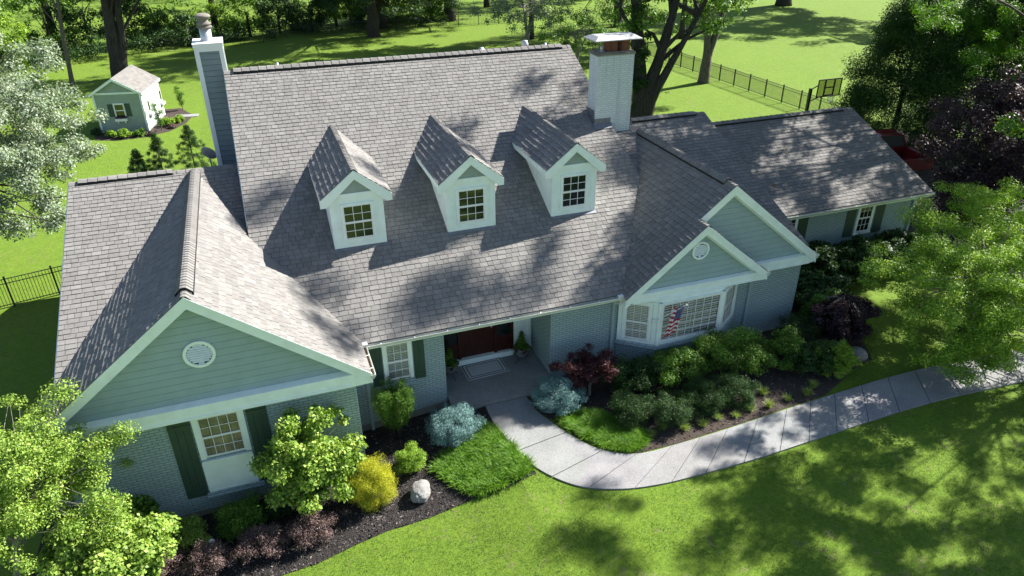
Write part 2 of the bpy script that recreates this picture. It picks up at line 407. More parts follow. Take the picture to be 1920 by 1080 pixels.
def shutter(parent, o, u, n, w, h, planks=3, top=.25, bot=.14):
    mb = MB(); mb.T = frameT(o, u, n)
    for i in range(planks):
        x0 = w*i/planks; x1 = w*(i+1)/planks-.008; mb.box(x0, x1, .003, .026, 0, h)
    mb.box(.0, w-.008, .026, .044, h-top, h-top+.10); mb.box(.0, w-.008, .026, .044, bot, bot+.10)
    mb.box(.01, w-.02, 0, .006, .01, h-.01)
    return fixn(mb.build('shutter', M['shut'], parent))
# ================================================================ GROUND
def sheet(name, poly, dz, step, m, kind='structure', amp=0, bnd=None):
    x0 = min(p[0] for p in poly); x1 = max(p[0] for p in poly); y0 = min(p[1] for p in poly); y1 = max(p[1] for p in poly)
    mb = MB(); idx = {}; verts = []; faces = []; rg = random.Random(5)
    def vid(x, y):
        k = (round(x, 3), round(y, 3))
        if k not in idx:
            idx[k] = len(verts); verts.append((x, y, G(x)+dz+(amp*rg.random() if amp else 0)))
        return idx[k]
    nx = int((x1-x0)/step)+1; ny = int((y1-y0)/step)+1
    for i in range(nx):
        for j in range(ny):
            q = cliprect(poly, x0+i*step, x0+(i+1)*step, y0+j*step, y0+(j+1)*step)
            if len(q) >= 3 and area(q) > 1e-5:
                f = []
                for p in q:
                    k = vid(*p)
                    if k not in f: f.append(k)
                if len(f) >= 3: faces.append(tuple(f))
    mb.v = verts; mb.f = faces; mb.mi = [0]*len(faces)
    o = mb.build(name, m); 
    if kind: tag(o, kind=kind)
    return o
def make_lawn():
    xs = sorted(set([-260, -120, -60, -30, -15, -8, -3, -1, 1, 2.6, 3.4, 4.2, 5, 5.85, 8, 12, 20, 40, 80, 160, 320])); ys = [-120, -60, -30, -15, 0, 15, 30, 60, 90, 130, 200, 420]
    mb = MB(); mb.v = [(x, y, G(x)) for y in ys for x in xs]; n = len(xs)
    mb.f = [(j*n+i, j*n+i+1, (j+1)*n+i+1, (j+1)*n+i) for j in range(len(ys)-1) for i in range(n-1)]; mb.mi = [0]*len(mb.f)
    tag(mb.build('lawn', M['lawn']), kind='structure')
make_lawn()
BED_L = [(-6.2, -3.9), (-3.4, -3.9), (-1, -4.0), (.4, -3.95), (1.3, -3.75), (2.2, -3.6), (3.3, -3.62), (4.4, -3.5), (5.4, -3.6), (6.32, -3.42), (6.05, -2.3), (5.86, -1), (5.86, -.16), (5.0, .5), (-6.2, .5)]
BED_R = [(7.28, -.16), (7.32, -.9), (7.6, -1.7), (8.0, -2.5), (8.5, -3.2), (9.3, -3.66), (10.6, -3.68), (12.5, -3.58), (14.5, -3.43), (16.0, -3.32), (17.0, -2.9), (17.9, -2.5), (18.8, -2.3), (19.3, -1.4), (18.9, -.4), (18.2, .6), (20, 2.0), (23, 2.4), (26, 2.6), (26.4, 4.1), (17.3, 4.1), (17.3, .5), (7.28, .5)]
sheet('mulch_bed', BED_L, .012, .5, M['mulch'])
sheet('mulch_bed', BED_R, .012, .5, M['mulch2'])
sheet('shed_bed', [(-9.6, 36.3), (-8.2, 35.7), (-6.5, 35.9), (-5.0, 36.8), (-4.0, 38.6), (-3.6, 40.6), (-4.6, 43), (-6, 43), (-9.9, 38.4)], .012, 1, M['mulch2'])
M['asph'] = mulch('driveway_gravel', (.07, .068, .065), (.17, .16, .155))
sheet('driveway', [(27.3, 2.5), (29.5, -1), (35, -2), (40, 6), (40, 18), (30, 20), (27.3, 14)], .012, 2, M['asph'])
def smoothline(P, k=6):
    out = []
    for i in range(len(P)-1):
        p0 = P[max(i-1, 0)]; p1 = P[i]; p2 = P[i+1]; p3 = P[min(i+2, len(P)-1)]
        for j in range(k):
            t = j/k; out.append(tuple(.5*((2*p1[a])+(-p0[a]+p2[a])*t+(2*p0[a]-5*p1[a]+4*p2[a]-p3[a])*t*t+(-p0[a]+3*p1[a]-3*p2[a]+p3[a])*t**3) for a in (0, 1)))
    out.append(P[-1]); return out
PO = [(5.90, -.22), (5.88, -1.0), (6.05, -2.05), (6.36, -3.2), (7.1, -4.2), (8.1, -4.72), (9.26, -4.95), (10.54, -5.0), (12.4, -5.0), (14.5, -4.9), (16.6, -4.8), (18.7, -4.75), (21, -4.85), (24, -5.1), (28.5, -5.7)]
PI = [(7.23, -.22), (7.27, -.9), (7.50, -1.65), (7.85, -2.45), (8.35, -3.2), (9.25, -3.70), (10.6, -3.73), (12.4, -3.65), (14.5, -3.5), (16.6, -3.38), (18.7, -3.30), (21, -3.35), (24, -3.6), (28.5, -4.2)]
def resample(P, n):
    P = smoothline(P); d = [0]
    for a, b in zip(P, P[1:]): d.append(d[-1]+math.dist(a, b))
    return [(float(np.interp(d[-1]*t/n, d, [p[0] for p in P])), float(np.interp(d[-1]*t/n, d, [p[1] for p in P]))) for t in range(n+1)]
NP = 150; RO = resample(PO, NP); RI = resample(PI, NP)
def path_z(x): return G(x)+.045
def make_path():
    mb = MB(); joints = [0, 13, 21, 27, 34, 40, 46.5, 53, 59.5, 66, 72.5, 79, 86, 93, 100, 107, 114, 121, 128, 136, 143, 150]
    joints = [int(round(j)) for j in joints]
    for a, b in zip(joints, joints[1:]):
        for i in range(a, b):
            e0 = .07 if i == a else 0; e1 = .07 if i == b-1 else 0
            q = []
            for t in (i+e0, i+1-e1):
                k = int(t); fr = t-k; k2 = min(k+1, NP)
                q.append(((lerp(RO[k][0], RO[k2][0], fr), lerp(RO[k][1], RO[k2][1], fr)), (lerp(RI[k][0], RI[k2][0], fr), lerp(RI[k][1], RI[k2][1], fr))))
            (o0, i0), (o1, i1) = q
            mb.slab([(o0[0], o0[1], path_z(o0[0])), (o1[0], o1[1], path_z(o1[0])), (i1[0], i1[1], path_z(i1[0])), (i0[0], i0[1], path_z(i0[0]))], (0, 0, -.12))
    o = mb.build('path', M['conc']); tag(o, kind='structure')
make_path()
# ================================================================ HOUSE
HO = thing('house', 'grey green painted brick house with brown grey shingle roofs, three dormers and white trim', 'house', (6.5, 5, -.1))
RS = .524                                                   # main roof slope
zmain = lambda x, y: 2.85+RS*y
zside = lambda x, y: 5.90-.39*(7.37-y)
zgl = lambda x, y: 5.90-.779*(-1.386-x)
zgr = lambda x, y: 5.90-.779*(x+1.386)
zwl = lambda x, y: 5.83-.802*(14.18-x)
zwr = lambda x, y: 5.83-.802*(x-14.18)
zsr = lambda x, y: 4.884-.802*(x-13.0)
zmid = lambda x, y: 6.04-.394*(6.89-y)
zfar = lambda x, y: 2.75+.406*(y-3.40)
main_roof = shingles([(2.42, 0), (10.5, 0), (13.04, 3.92), (13.04, 10.34), (0, 10.34), (0, 3.7)], zmain, HO, M['sh'], seed=1)
side_roof = shingles([(-4.97, .2), (0.15, .2), (0.15, 7.37), (-4.97, 7.37)], zside, HO, M['sh'], seed=2)
gl_roof = shingles([(-5.24, -1.48), (-1.386, -1.48), (-1.386, 7.37), (-4.97, .30), (-5.24, .30)], zgl, HO, M['sh'], .18, seed=3, thick=(.030, .038))
gr_roof = shingles([(-1.386, -1.48), (2.47, -1.48), (2.47, .10), (0.02, 3.80), (0.02, 4.62), (-1.386, 7.37)], zgr, HO, M['sh'], seed=4)
wl_roof = shingles([(10.42, -.34), (13.0, -.34), (13.0, .14), (14.18, .14), (14.18, 6.5), (13.06, 6.5), (13.06, 3.98), (10.46, -.02)], zwl, HO, M['sh2'], .19, seed=5, thick=(.030, .038))
sr_roof = shingles([(13.0, -.34), (15.5, -.34), (15.5, .36), (13.0, .36)], zsr, HO, M['sh2'], seed=6)
wr_roof = shingles([(14.18, .14), (17.84, .14), (17.84, 1.3), (17.38, 1.3), (17.36, .3), (14.18, 6.5)], zwr, HO, M['sh2'], seed=7)
mid_roof = shingles([(17.35, .05), (17.35, 6.89), (13.06, 6.89), (13.06, 4.2), (14.18, 6.36), (17.2, .2)], zmid, HO, M['sh2'], seed=8)
far_roof = shingles([(17.2, 3.40), (26.5, 3.40), (26.5, 8.67), (17.2, 8.67)], zfar, HO, M['sh2'], seed=9)
# rear slopes
shingles([(0, 10.34), (13.04, 10.34), (13.04, 17), (0, 17)], lambda x, y: 8.27-RS*(y-10.34), HO, M['sh'], .17, seed=10, tab=(.5, .9))
shingles([(-4.97, 7.37), (-.02, 7.37), (-.02, 14.4), (-4.97, 14.4)], lambda x, y: 5.90-.39*(y-7.37), HO, M['sh'], .17, seed=11, tab=(.5, .9))
shingles([(13.06, 6.89), (17.35, 6.89), (17.35, 13.5), (13.06, 13.5)], lambda x, y: 6.04-.394*(y-6.89), HO, M['sh2'], .17, seed=12, tab=(.5, .9))
shingles([(17.2, 8.67), (26.5, 8.67), (26.5, 13.9), (17.2, 13.9)], lambda x, y: 4.89-.406*(y-8.67), HO, M['sh2'], .17, seed=13, tab=(.5, .9))
# ridges
ridge_caps((0, 10.34, 8.27), (13.04, 10.34, 8.27), 0, main_roof, M['sh'], .16, .30, False, 'ridge_cap', (RS, RS), .015)
ridge_caps((.32, 10.34, 8.27), (12.65, 10.34, 8.27), 0, main_roof, M['sh'], .17, .28, True, 'ridge_vent', (RS, RS), .085)
ridge_caps((-4.97, 7.37, 5.90), (-.2, 7.37, 5.90), 0, side_roof, M['sh'], .15, .28, False, 'ridge_cap', (.39, .39), .015)
ridge_caps((-4.7, 7.37, 5.90), (-2.0, 7.37, 5.90), 0, side_roof, M['sh'], .16, .28, True, 'ridge_vent', (.39, .39), .08)
ridge_caps((-1.386, -1.48, 5.90), (-1.386, 7.3, 5.90), 0, gr_roof, M['sh'], .16, .14, False, 'ridge_cap', (.779, .779), .015)
ridge_caps((-1.386, -1.18, 5.90), (-1.386, 7.2, 5.90), 0, gr_roof, M['sh'], .19, .14, True, 'ridge_vent', (.70, .70), .085)
ridge_caps((14.18, .14, 5.83), (14.18, 6.6, 5.83), 0, wl_roof, M['sh2'], .16, .14, False, 'ridge_cap', (.80, .80), .015)
ridge_caps((14.18, .6, 5.83), (14.18, 6.3, 5.83), 0, wl_roof, M['sh2'], .17, .14, True, 'ridge_vent', (.72, .72), .075)
ridge_caps((13.0, -.34, 4.884), (13.0, .3, 4.884), 0, sr_roof, M['sh2'], .15, .14, False, 'ridge_cap', (.80, .80), .015)
ridge_caps((13.9, 6.89, 6.04), (17.35, 6.89, 6.04), 0, mid_roof, M['sh2'], .16, .28, False, 'ridge_cap', (.394, .394), .015)
ridge_caps((14.1, 6.89, 6.04), (16.9, 6.89, 6.04), 0, mid_roof, M['sh2'], .17, .28, True, 'ridge_vent', (.394, .394), .08)
ridge_caps((17.2, 8.67, 4.89), (26.5, 8.67, 4.89), 0, far_roof, M['sh2'], .16, .28, False, 'ridge_cap', (.406, .406), .015)
ridge_caps((17.6, 8.67, 4.89), (25.9, 8.67, 4.89), 0, far_roof, M['sh2'], .17, .28, True, 'ridge_vent', (.406, .406), .08)
# walls (brick) ------------------------------------------------
def wall(name, pts2, y, m=None, th=.2, z0=None):          # vertical slab in an x-z plane, front face at y
    mb = MB(); mb.slab([(x, y, z) for x, z in pts2], (0, th, 0)); return fixn(mb.build(name, m or M['brick'], HO))
def wallx(name, pts2, x, th, m=None):                     # slab in a y-z plane
    mb = MB(); mb.slab([(x, y, z) for y, z in pts2], (th, 0, 0)); return fixn(mb.build(name, m or M['brick'], HO))
wall('wall', [(-4.95, -.62), (2.08, -.42), (2.08, 2.75), (-4.95, 2.75)], -1.20)
wall('foundation', [(-4.97, -1), (2.10, -1), (2.10, -.42), (-4.97, -.62)], -1.215, M['concrete_found'], .2)
wallx('wall', [(-1.0, -.5), (.42, -.5), (.42, 2.85), (-1.0, 2.85)], 1.88, .2)
wall('wall', [(2.08, -.30), (4.88, -.05), (4.88, 2.76), (2.08, 2.76)], .45)
wall('foundation', [(2.08, -1), (4.90, -1), (4.90, -.05), (2.08, -.30)], .437, M['concrete_found'], .2)
wallx('wall', [(.65, .06), (2.3, .06), (2.3, 2.9), (.65, 2.9)], 4.68, .2)
wall('wall', [(8.28, -.15), (10.72, -.15), (10.72, 2.78), (8.28, 2.78)], .45)
wallx('wall', [(.65, .06), (2.3, .06), (2.3, 2.9), (.65, 2.9)], 8.28, .2)
wall('wall', [(10.72, 2.2), (15.0, 2.2), (15.0, 2.8), (10.72, 2.8)], .45, th=.15)
wall('wall', [(14.9, -.15), (17.56, -.15), (17.56, 2.8), (14.9, 2.8)], .42)
wallx('wall', [(.62, -.15), (6.5, -.15), (6.5, 2.9), (.62, 2.9)], 17.36, .2)
wall('wall', [(17.56, -.15), (26.38, -.15), (26.38, 2.6), (17.56, 2.6)], 3.95)
wallx('wall', [(4.15, -.15), (13.4, -.15), (13.4, 2.9), (8.67, 4.75), (4.15, 2.9)], 26.18, .2)
wallx('wall', [(-1.0, -1), (13.9, -1), (13.9, 3.2), (7.37, 5.7), (1.2, 3.3), (-1.0, 2.8)], -4.95, .2)
wall('wall', [(-4.75, -1), (0, -1), (0, 3.3), (-4.75, 3.3)], 13.7)
wall('wall', [(0, -1), (13.0, -.5), (13.0, 5.0), (0, 5.0)], 16.4)
wallx('wall', [(13.7, -1), (16.6, -1), (16.6, 4.8), (13.7, 6.2)], .25, .2, M['sid'])
wall('wall', [(13.0, -.5), (17.4, -.5), (17.4, 3.5), (13.0, 3.5)], 12.9)
wall('wall', [(17.4, -.5), (26.2, -.5), (26.2, 2.9), (17.4, 2.9)], 13.3)
def gable_tri(y0, pts, name='gable_siding', m='sid', expo=.19):
    mb = MB(); lap(mb, pts, (0, y0, 0), (1, 0, 0), (0, -1, 0), expo); mb.cur = 1; mb.slab([(x, y0-.001, z) for x, z in pts], (0, .03, 0)); return fixn(mb.build(name, [M[m], M['groove']], HO))
gable_tri(-1.20, [(-4.9, 2.75), (2.1, 2.75), (2.1, 3.0), (-1.386, 5.72), (-4.9, 3.0)])
gable_tri(.33, [(13.0, 2.75), (17.58, 2.75), (17.58, 2.95), (14.18, 5.65), (13.0, 4.7)])
gable_tri(-.13, [(10.75, 2.75), (15.2, 2.75), (15.2, 2.95), (13.0, 4.72), (10.75, 2.95)])
# side gable walls above the lower roofs
mb = MB(); lap(mb, [(-13.7, 3.0), (-4.2, 3.0), (-4.2, 4.95), (-10.34, 8.1), (-13.7, 6.2)], (.22, 0, 0), (0, -1, 0), (-1, 0, 0)); mb.build('gable_siding', M['sid'], HO)
mb = MB(); lap(mb, [(3.9, 4.0), (16.3, 3.0), (16.3, 5), (10.34, 8.1), (3.9, 4.75)], (12.86, 0, 0), (0, 1, 0), (1, 0, 0)); mb.build('gable_siding', M['sid'], HO)
wallx('wall', [(2.2, 3.0), (6.89, 3.0), (13, 3.0), (13, 3.5), (6.89, 5.9), (2.2, 4.1)], 17.06, .15, M['sid'])
# rake boards, friezes, pent boards ---------------------------
def rake(x0, z0, x1, z1, y, h=.30, t=.035, soff=.28, drop=.004):
    mb = MB(); ln = math.hypot(x1-x0, z1-z0)
    dz = drop
    mb.slab([(x0, y, z0-dz), (x1, y, z1-dz), (x1, y, z1-h), (x0, y, z0-h)], (0, t, 0))
    mb.slab([(x0, y-.012, z0-dz+.01), (x1, y-.012, z1-dz+.01), (x1, y-.012, z1-.075), (x0, y-.012, z0-.075)], (0, .012, 0))
    mb.slab([(x0, y+t, z0-h+.06), (x1, y+t, z1-h+.06), (x1, y+t+soff, z1-h+.06), (x0, y+t+soff, z0-h+.06)], (0, 0, .02))
    return fixn(mb.build('rake_board', M['white'], HO))
rake(-5.26, zgl(-5.26, 0), -1.386, 5.90, -1.48); rake(-1.386, 5.90, 2.50, zgr(2.50, 0), -1.48)
rake(12.75, zwl(12.75, 0), 14.18, 5.83, .14, .30, soff=.19); rake(14.18, 5.83, 17.88, zwr(17.88, 0), .14, .30, soff=.19)
rake(10.40, zwl(10.40, 0), 13.0, 4.884, -.34, .28, soff=.19); rake(13.0, 4.884, 15.54, zsr(15.54, 0), -.34, .28, soff=.19)
def frieze(x0, z0, x1, z1, y, h, w):          # inner band lying against the siding, under the rake
    mb = MB(); mb.slab([(x0, y, z0-h), (x1, y, z1-h), (x1, y, z1-h-w), (x0, y, z0-h-w)], (0, .035, 0)); return fixn(mb.build('frieze_board', M['white'], HO))
frieze(-4.75, zgl(-4.75, 0), -1.386, 5.9, -1.245, .20, .13); frieze(-1.386, 5.9, 1.95, zgr(1.95, 0), -1.245, .20, .13)
frieze(13.2, zwl(13.2, 0), 14.18, 5.83, .285, .20, .16); frieze(14.18, 5.83, 17.4, zwr(17.4, 0), .285, .20, .16)
frieze(10.9, zwl(10.9, 0), 13.0, 4.884, -.175, .2, .15); frieze(13.0, 4.884, 15.1, zsr(15.1, 0), -.175, .2, .15)
def pent(x0, x1, yf, yb, zb, zt, lip=.0):
    mb = MB(); mb.slab([(x0, yf, zb), (x0, yb, zb), (x0, yb, zt+.03), (x0, yf, zt)], (x1-x0, 0, 0))
    mb.box(x0+.3, x1-.3, yf-.022, yf, zb+.012, zb+.075)
    return fixn(mb.build('pent_board', M['white'], HO))
pent(-5.0, 2.24, -1.44, -1.222, 2.56, 2.93); pent(15.3, 17.66, .175, .315, 2.56, 2.90); pent(10.65, 15.26, -.30, -.15, 2.60, 2.90)
def eave_return(x0, x1, y0, y1, zt, zb):
    mb = MB(); mb.box(x0, x1, y0, y1, zb, zt); return mb.build('eave_return', M['white'], HO)
eave_return(2.08, 2.46, -1.46, .3, 2.84, 2.58); eave_return(-5.22, -4.95, -1.46, .3, 2.84, 2.58)
eave_return(17.57, 17.80, .16, 1.2, 2.84, 2.60); eave_return(15.25, 15.5, -.32, .40, 2.82, 2.60)
# main eave soffit + gutters + downspouts
mb = MB(); mb.box(2.5, 10.44, .04, .06, 2.62, 2.79); mb.box(2.5, 10.44, .06, .46, 2.66, 2.68); mb.build('fascia', M['white'], HO)
mb = MB(); mb.box(17.6, 26.46, 3.44, 3.46, 2.52, 2.69); mb.box(17.6, 26.4, 3.46, 3.95, 2.54, 2.56); mb.build('fascia', M['white'], HO)
mb = MB(); mb.slab([(26.47, 3.4, 2.74), (26.47, 8.67, 4.88), (26.47, 8.67, 4.68), (26.47, 3.4, 2.54)], (.03, 0, 0)); mb.slab([(26.47, 13.9, 2.74), (26.47, 8.67, 4.88), (26.47, 8.67, 4.68), (26.47, 13.9, 2.54)], (.03, 0, 0)); mb.build('rake_board', M['white'], HO)
mb = MB(); mb.slab([(-.02, 4.2, zmain(0, 4.2)-.02), (-.02, 10.34, 8.25), (-.02, 10.34, 8.05), (-.02, 4.2, zmain(0, 4.2)-.2)], (.03, 0, 0)); mb.build('rake_board', M['white'], HO)
mb = MB(); mb.slab([(-5.0, .3, zside(0, .3)-.02), (-5.0, 7.37, 5.88), (-5.0, 7.37, 5.68), (-5.0, .3, zside(0, .3)-.2)], (.03, 0, 0)); mb.build('rake_board', M['white'], HO)
mb = MB(); mb.slab([(17.33, .3, zmid(0, .3)-.02), (17.33, 6.89, 6.02), (17.33, 6.89, 5.82), (17.33, .3, zmid(0, .3)-.2)], (.03, 0, 0)); mb.build('rake_board', M['white'], HO)
def gutter(a, b, out, zt, spikes=1.0, debris='alu'):
    a = Vector((*a, 0)); b = Vector((*b, 0)); o = Vector((*out, 0)); mb = MB(); d = (b-a).normalized(); w = .125; h = .115
    prof = [(0, zt), (0, zt-h), (.07, zt-h), (w, zt-.035), (w, zt), (w-.012, zt), (w-.012, zt-.03), (.066, zt-h+.008), (.008, zt-h+.008), (.008, zt)]
    n = len(prof); mb.add([a+o*p+Vector((0, 0, z)) for p, z in prof]+[b+o*p+Vector((0, 0, z)) for p, z in prof], [(i, (i+1) % n, n+(i+1) % n, n+i) for i in range(n)])
    for e in (a, b-d*.006): mb.slab([e+o*0+Vector((0, 0, zt)), e+Vector((0, 0, zt-h)), e+o*.07+Vector((0, 0, zt-h)), e+o*w+Vector((0, 0, zt-.035)), e+o*w+Vector((0, 0, zt))], d*.006)
    k = spikes*.5
    while k < (b-a).length:
        p = a+d*k; mb.slab([p+Vector((0, 0, zt+.003)), p+d*.03+Vector((0, 0, zt+.003)), p+d*.03+o*w+Vector((0, 0, zt+.003)), p+o*w+Vector((0, 0, zt+.003))], (0, 0, -.006)); k += spikes
    g = fixn(mb.build('gutter', M['alu'], HO)); q = MB()
    q.slab([a+o*.01+Vector((0, 0, zt-.06)), b+o*.01+Vector((0, 0, zt-.06)), b+o*.1+Vector((0, 0, zt-.06)), a+o*.1+Vector((0, 0, zt-.06))], (0, 0, -.01)); q.build('gutter_trough', M[debris], g)
    return g
gutter((2.50, .038), (10.40, .038), (0, -1), 2.80, .95, 'dark'); gutter((17.6, 3.438), (26.55, 3.438), (0, -1), 2.71, 1.4, 'dark')
gutter((2.465, -1.52), (2.465, .20), (1, 0), 2.85, .62, 'gutter_in'); gutter((-5.235, .28), (-5.235, -1.5), (-1, 0), 2.84, .8, 'dark')
gutter((15.505, -.36), (15.505, .30), (1, 0), 2.85, .2, 'dark'); gutter((17.845, .12), (17.845, 1.25), (1, 0), 2.86, .4, 'dark')
mb = MB(); mb.box(10.28, 10.52, -.13, .03, 2.71, 2.87); mb.tube([(10.42, -.05, 2.7), (10.42, -.05, 2.58), (10.40, .30, 2.42)], .055, 10); mb.build('gutter_outlet', M['alu'], HO)
mb = MB(); mb.box(2.36, 2.62, -.14, .03, 2.80, 2.90); mb.build('gutter_outlet', M['alu'], HO)
def downspout(x, y, z0, z1, m='brick2'):
    mb = MB(); mb.box(x-.045, x+.045, y-.08, y-.003, z0, z1); mb.box(x-.052, x+.052, y-.087, y-.001, z0+.8, z0+.84); mb.box(x-.052, x+.052, y-.087, y-.001, z1-.5, z1-.46)
    return mb.build('downspout', M['sid'], HO)
downspout(2.54, .45, -.5, 2.60); downspout(10.40, .45, -.1, 2.50); downspout(15.52, .42, -.1, 2.56); downspout(26.2, 3.95, 0, 2.5)
# round vents
def round_vent(c, r, y):
    mb = MB(); n = 36
    ring = lambda R_, yy: [(c[0]+R_*math.cos(2*math.pi*j/n), yy, c[1]+R_*math.sin(2*math.pi*j/n)) for j in range(n)]
    pts = ring(r, y)+ring(r, y-.05)+ring(r*.80, y-.05)+ring(r*.80, y)
    mb.add(pts, [(k*n+j, k*n+(j+1) % n, (k+1)*n+(j+1) % n, (k+1)*n+j) for k in range(3) for j in range(n)])
    v = fixn(mb.build('gable_vent', M['white'], HO)); s = MB(); z = -r*.78; ri = r*.8
    while z < r*.76:
        hw = math.sqrt(max(0, ri*ri-max(abs(z), abs(z+.05))**2)); s.slab([(c[0]-hw, y-.002, c[1]+z+.042), (c[0]+hw, y-.002, c[1]+z+.042), (c[0]+hw, y-.035, c[1]+z+.012), (c[0]-hw, y-.035, c[1]+z+.012)], (0, .0, -.008)); z += .062
    s.build('louvre', M['white'], v); d = MB(); d.add([(c[0]+ri*math.cos(2*math.pi*j/n), y-.001, c[1]+ri*math.sin(2*math.pi*j/n)) for j in range(n)], [tuple(range(n))]); d.build('vent_backing', M['dark'], v)
round_vent((-1.39, 4.24), .36, -1.215); round_vent((12.96, 4.0), .30, -.145)
# windows -----------------------------------------------------
U = (1, 0, 0); F = (0, -1, 0)
def gable_window():
    w = window(HO, (-1.84, -1.20, 1.16), U, F, .96, 1.26, 4, 2, .13, 'curtain', 2, False)
    mb = MB(); mb.box(-1.97, -.75, -1.26, -1.20, .03, 1.07); mb.box(-1.97, -.75, -1.29, -1.26, 1.045, 1.085); mb.box(-1.90, -.82, -1.275, -1.26, .06, .10)
    mb.box(-1.98, -1.92, -1.275, -1.26, .1, 1.04); mb.box(-.80, -.74, -1.275, -1.26, .1, 1.04); fixn(mb.build('apron_panel', M['white'], HO))
    mb = MB(); mb.slab([(-2.05, -1.20, .02), (-2.05, -1.32, -.06), (-2.05, -1.32, -.11), (-2.05, -1.20, -.11)], (1.42, 0, 0)); fixn(mb.build('window_sill', M['brick'], HO))
gable_window()
shutter(HO, (-2.53, -1.20, -.05), U, F, .52, 2.5); shutter(HO, (-.70, -1.20, -.02), U, F, .50, 2.5)
window(HO, (3.15, .45, 1.16), U, F, .66, 1.24, 3, 2, .10, .055, 2, False)
mb = MB(); mb.slab([(3.0, .45, 1.02), (3.0, .36, .96), (3.0, .36, .90), (3.0, .45, .90)], (.96, 0, 0)); fixn(mb.build('window_sill', M['brick'], HO))
shutter(HO, (2.70, .45, 1.02), U, F, .33, 1.55, 2, .16, .12); shutter(HO, (3.95, .45, 1.02), U, F, .33, 1.55, 2, .16, .12)
window(HO, (22.45+.95, 3.95, 1.16), U, F, .66, 1.25, 3, 2, .09, None, 2, True); window(HO, (19.55, 3.95, 1.16), U, F, .66, 1.25, 3, 2, .09, None, 2, True)
shutter(HO, (22.78, 3.95, 1.02), U, F, .46, 1.5, 3, .15, .1); shutter(HO, (24.28, 3.95, 1.02), U, F, .46, 1.5, 3, .15, .1)
shutter(HO, (20.38, 3.95, .98), U, F, .46, 1.5, 3, .15, .1); shutter(HO, (18.95, 3.95, .98), U, F, .46, 1.5, 3, .15, .1)
# bay window
def bay():
    P = [(10.60, .42), (11.62, -.34), (13.92, -.34), (15.02, .42)]
    mb = MB()
    mb.slab([(*p, -.15) for p in P], (0, 0, .98)); b = fixn(mb.build('bay_base', M['brick'], HO))
    q = [(10.50, .42), (11.58, -.42), (13.96, -.42), (15.12, .42)]; s = MB()
    n = len(P); s.add([(*p, .95) for p in P]+[(*p, .86) for p in q]+[(*p, .80) for p in q]+[(*p, .80) for p in P], [(i, i+1, n+i+1, n+i) for i in range(3)]+[(n+i, n+i+1, 2*n+i+1, 2*n+i) for i in range(3)]+[(2*n+i, 2*n+i+1, 3*n+i+1, 3*n+i) for i in range(3)])
    s.build('bay_sill', M['brick'], HO)
    t = MB(); t.slab([(*p, .90) for p in P], (0, 0, .05)); t.slab([(*p, 2.50) for p in P], (0, 0, .14))
    W_ = t.build('bay_window', M['white'], HO)
    Z = .95; H = 1.55
    for (a, c) in ((0, 1), (1, 2), (2, 3)):
        A = Vector((*P[a], 0)); B = Vector((*P[c], 0)); u = (B-A).normalized(); nn = Vector((u.y, -u.x, 0)); ln = (B-A).length
        back = MB(); back.slab([A+Vector((0, 0, Z))-nn*.002, B+Vector((0, 0, Z))-nn*.002, B+Vector((0, 0, Z+H))-nn*.002, A+Vector((0, 0, Z+H))-nn*.002], -nn*.05); fixn(back.build('bay_frame', M['white'], W_))
        if (a, c) == (1, 2):
            T = frameT(A+Vector((0, 0, Z)), u, nn); fr = MB(); fr.T = T; x0, x1, z0, z1 = .10, ln-.10, .12, 1.48
            fr.box(0, x0, 0, .05, 0, H); fr.box(x1, ln, 0, .05, 0, H); fr.box(x0, x1, 0, .048, 0, z0); fr.box(x0, x1, 0, .048, z1, H)
            fr.cur = 1
            fr.box(x0, x0+.04, .016, .04, z0, z1); fr.box(x1-.04, x1, .016, .04, z0, z1); fr.box(x0+.04, x1-.04, .016, .04, z0, z0+.05); fr.box(x0+.04, x1-.04, .016, .04, z1-.04, z1)
            for i in range(1, 7): x = x0+.04+(x1-x0-.08)*i/7; fr.box(x-.009, x+.009, .02, .036, z0+.05, z1-.04)
            for i in range(1, 5): z = z0+.05+(z1-z0-.09)*i/5; fr.box(x0+.04, x1-.04, .022, .034, z-.009, z+.009)
            f = fixn(fr.build('window', [M['white'], M['white2']], W_)); g = MB(); g.T = T; g.poly([(x0+.02, .020, z0+.02), (x1-.02, .020, z0+.02), (x1-.02, .020, z1-.02), (x0+.02, .020, z1-.02)]); g.build('pane', M['glass'], W_)
            bl = MB(); bl.T = T; z = z0+.06
            while z < z1-.06:
                for s0, s1 in ((x0+.06, (x0+x1)/2-.5), ((x0+x1)/2-.46, (x0+x1)/2+.02), ((x0+x1)/2+.06, x1-.06)): bl.slab([(s0, .004, z+.05), (s1, .004, z+.05), (s1, .015, z), (s0, .015, z)], (0, .002, .004))
                z += .082
            for s0 in ((x0+x1)/2-.49, (x0+x1)/2+.03): bl.box(s0-.02, s0+.02, .005, .016, z0, z1)
            bl.build('blind', M['blind'], W_); r = MB(); r.T = T; r.poly([(x0, .002, z0), (x1, .002, z0), (x1, .002, z1), (x0, .002, z1)]); r.build('room', M['room'], W_)
        else:
            off = .24 if a == 0 else .20
            T0 = A+u*off+nn*.001+Vector((0, 0, Z+.12)); w_ = window(HO, tuple(T0), u, nn, ln-off-.30, 1.30, 3, 2, .10, .06, 2, False, head=.13); w_.parent = HO
            pm = MB(); pm.T = frameT(A+Vector((0, 0, Z)), u, nn); pm.box(0, off-.11, 0, .03, 0, H); pm.box(ln-.19, ln, 0, .03, 0, H); pm.box(off-.11, ln-.19, 0, .028, 0, .09); fixn(pm.build('bay_frame', M['white'], W_))
    co = MB()
    for x in (11.62, 13.92): co.tube([(x, -.35, Z), (x, -.35, Z+H)], .07, 6)
    co.build('corner_post', M['white'], W_)
bay()
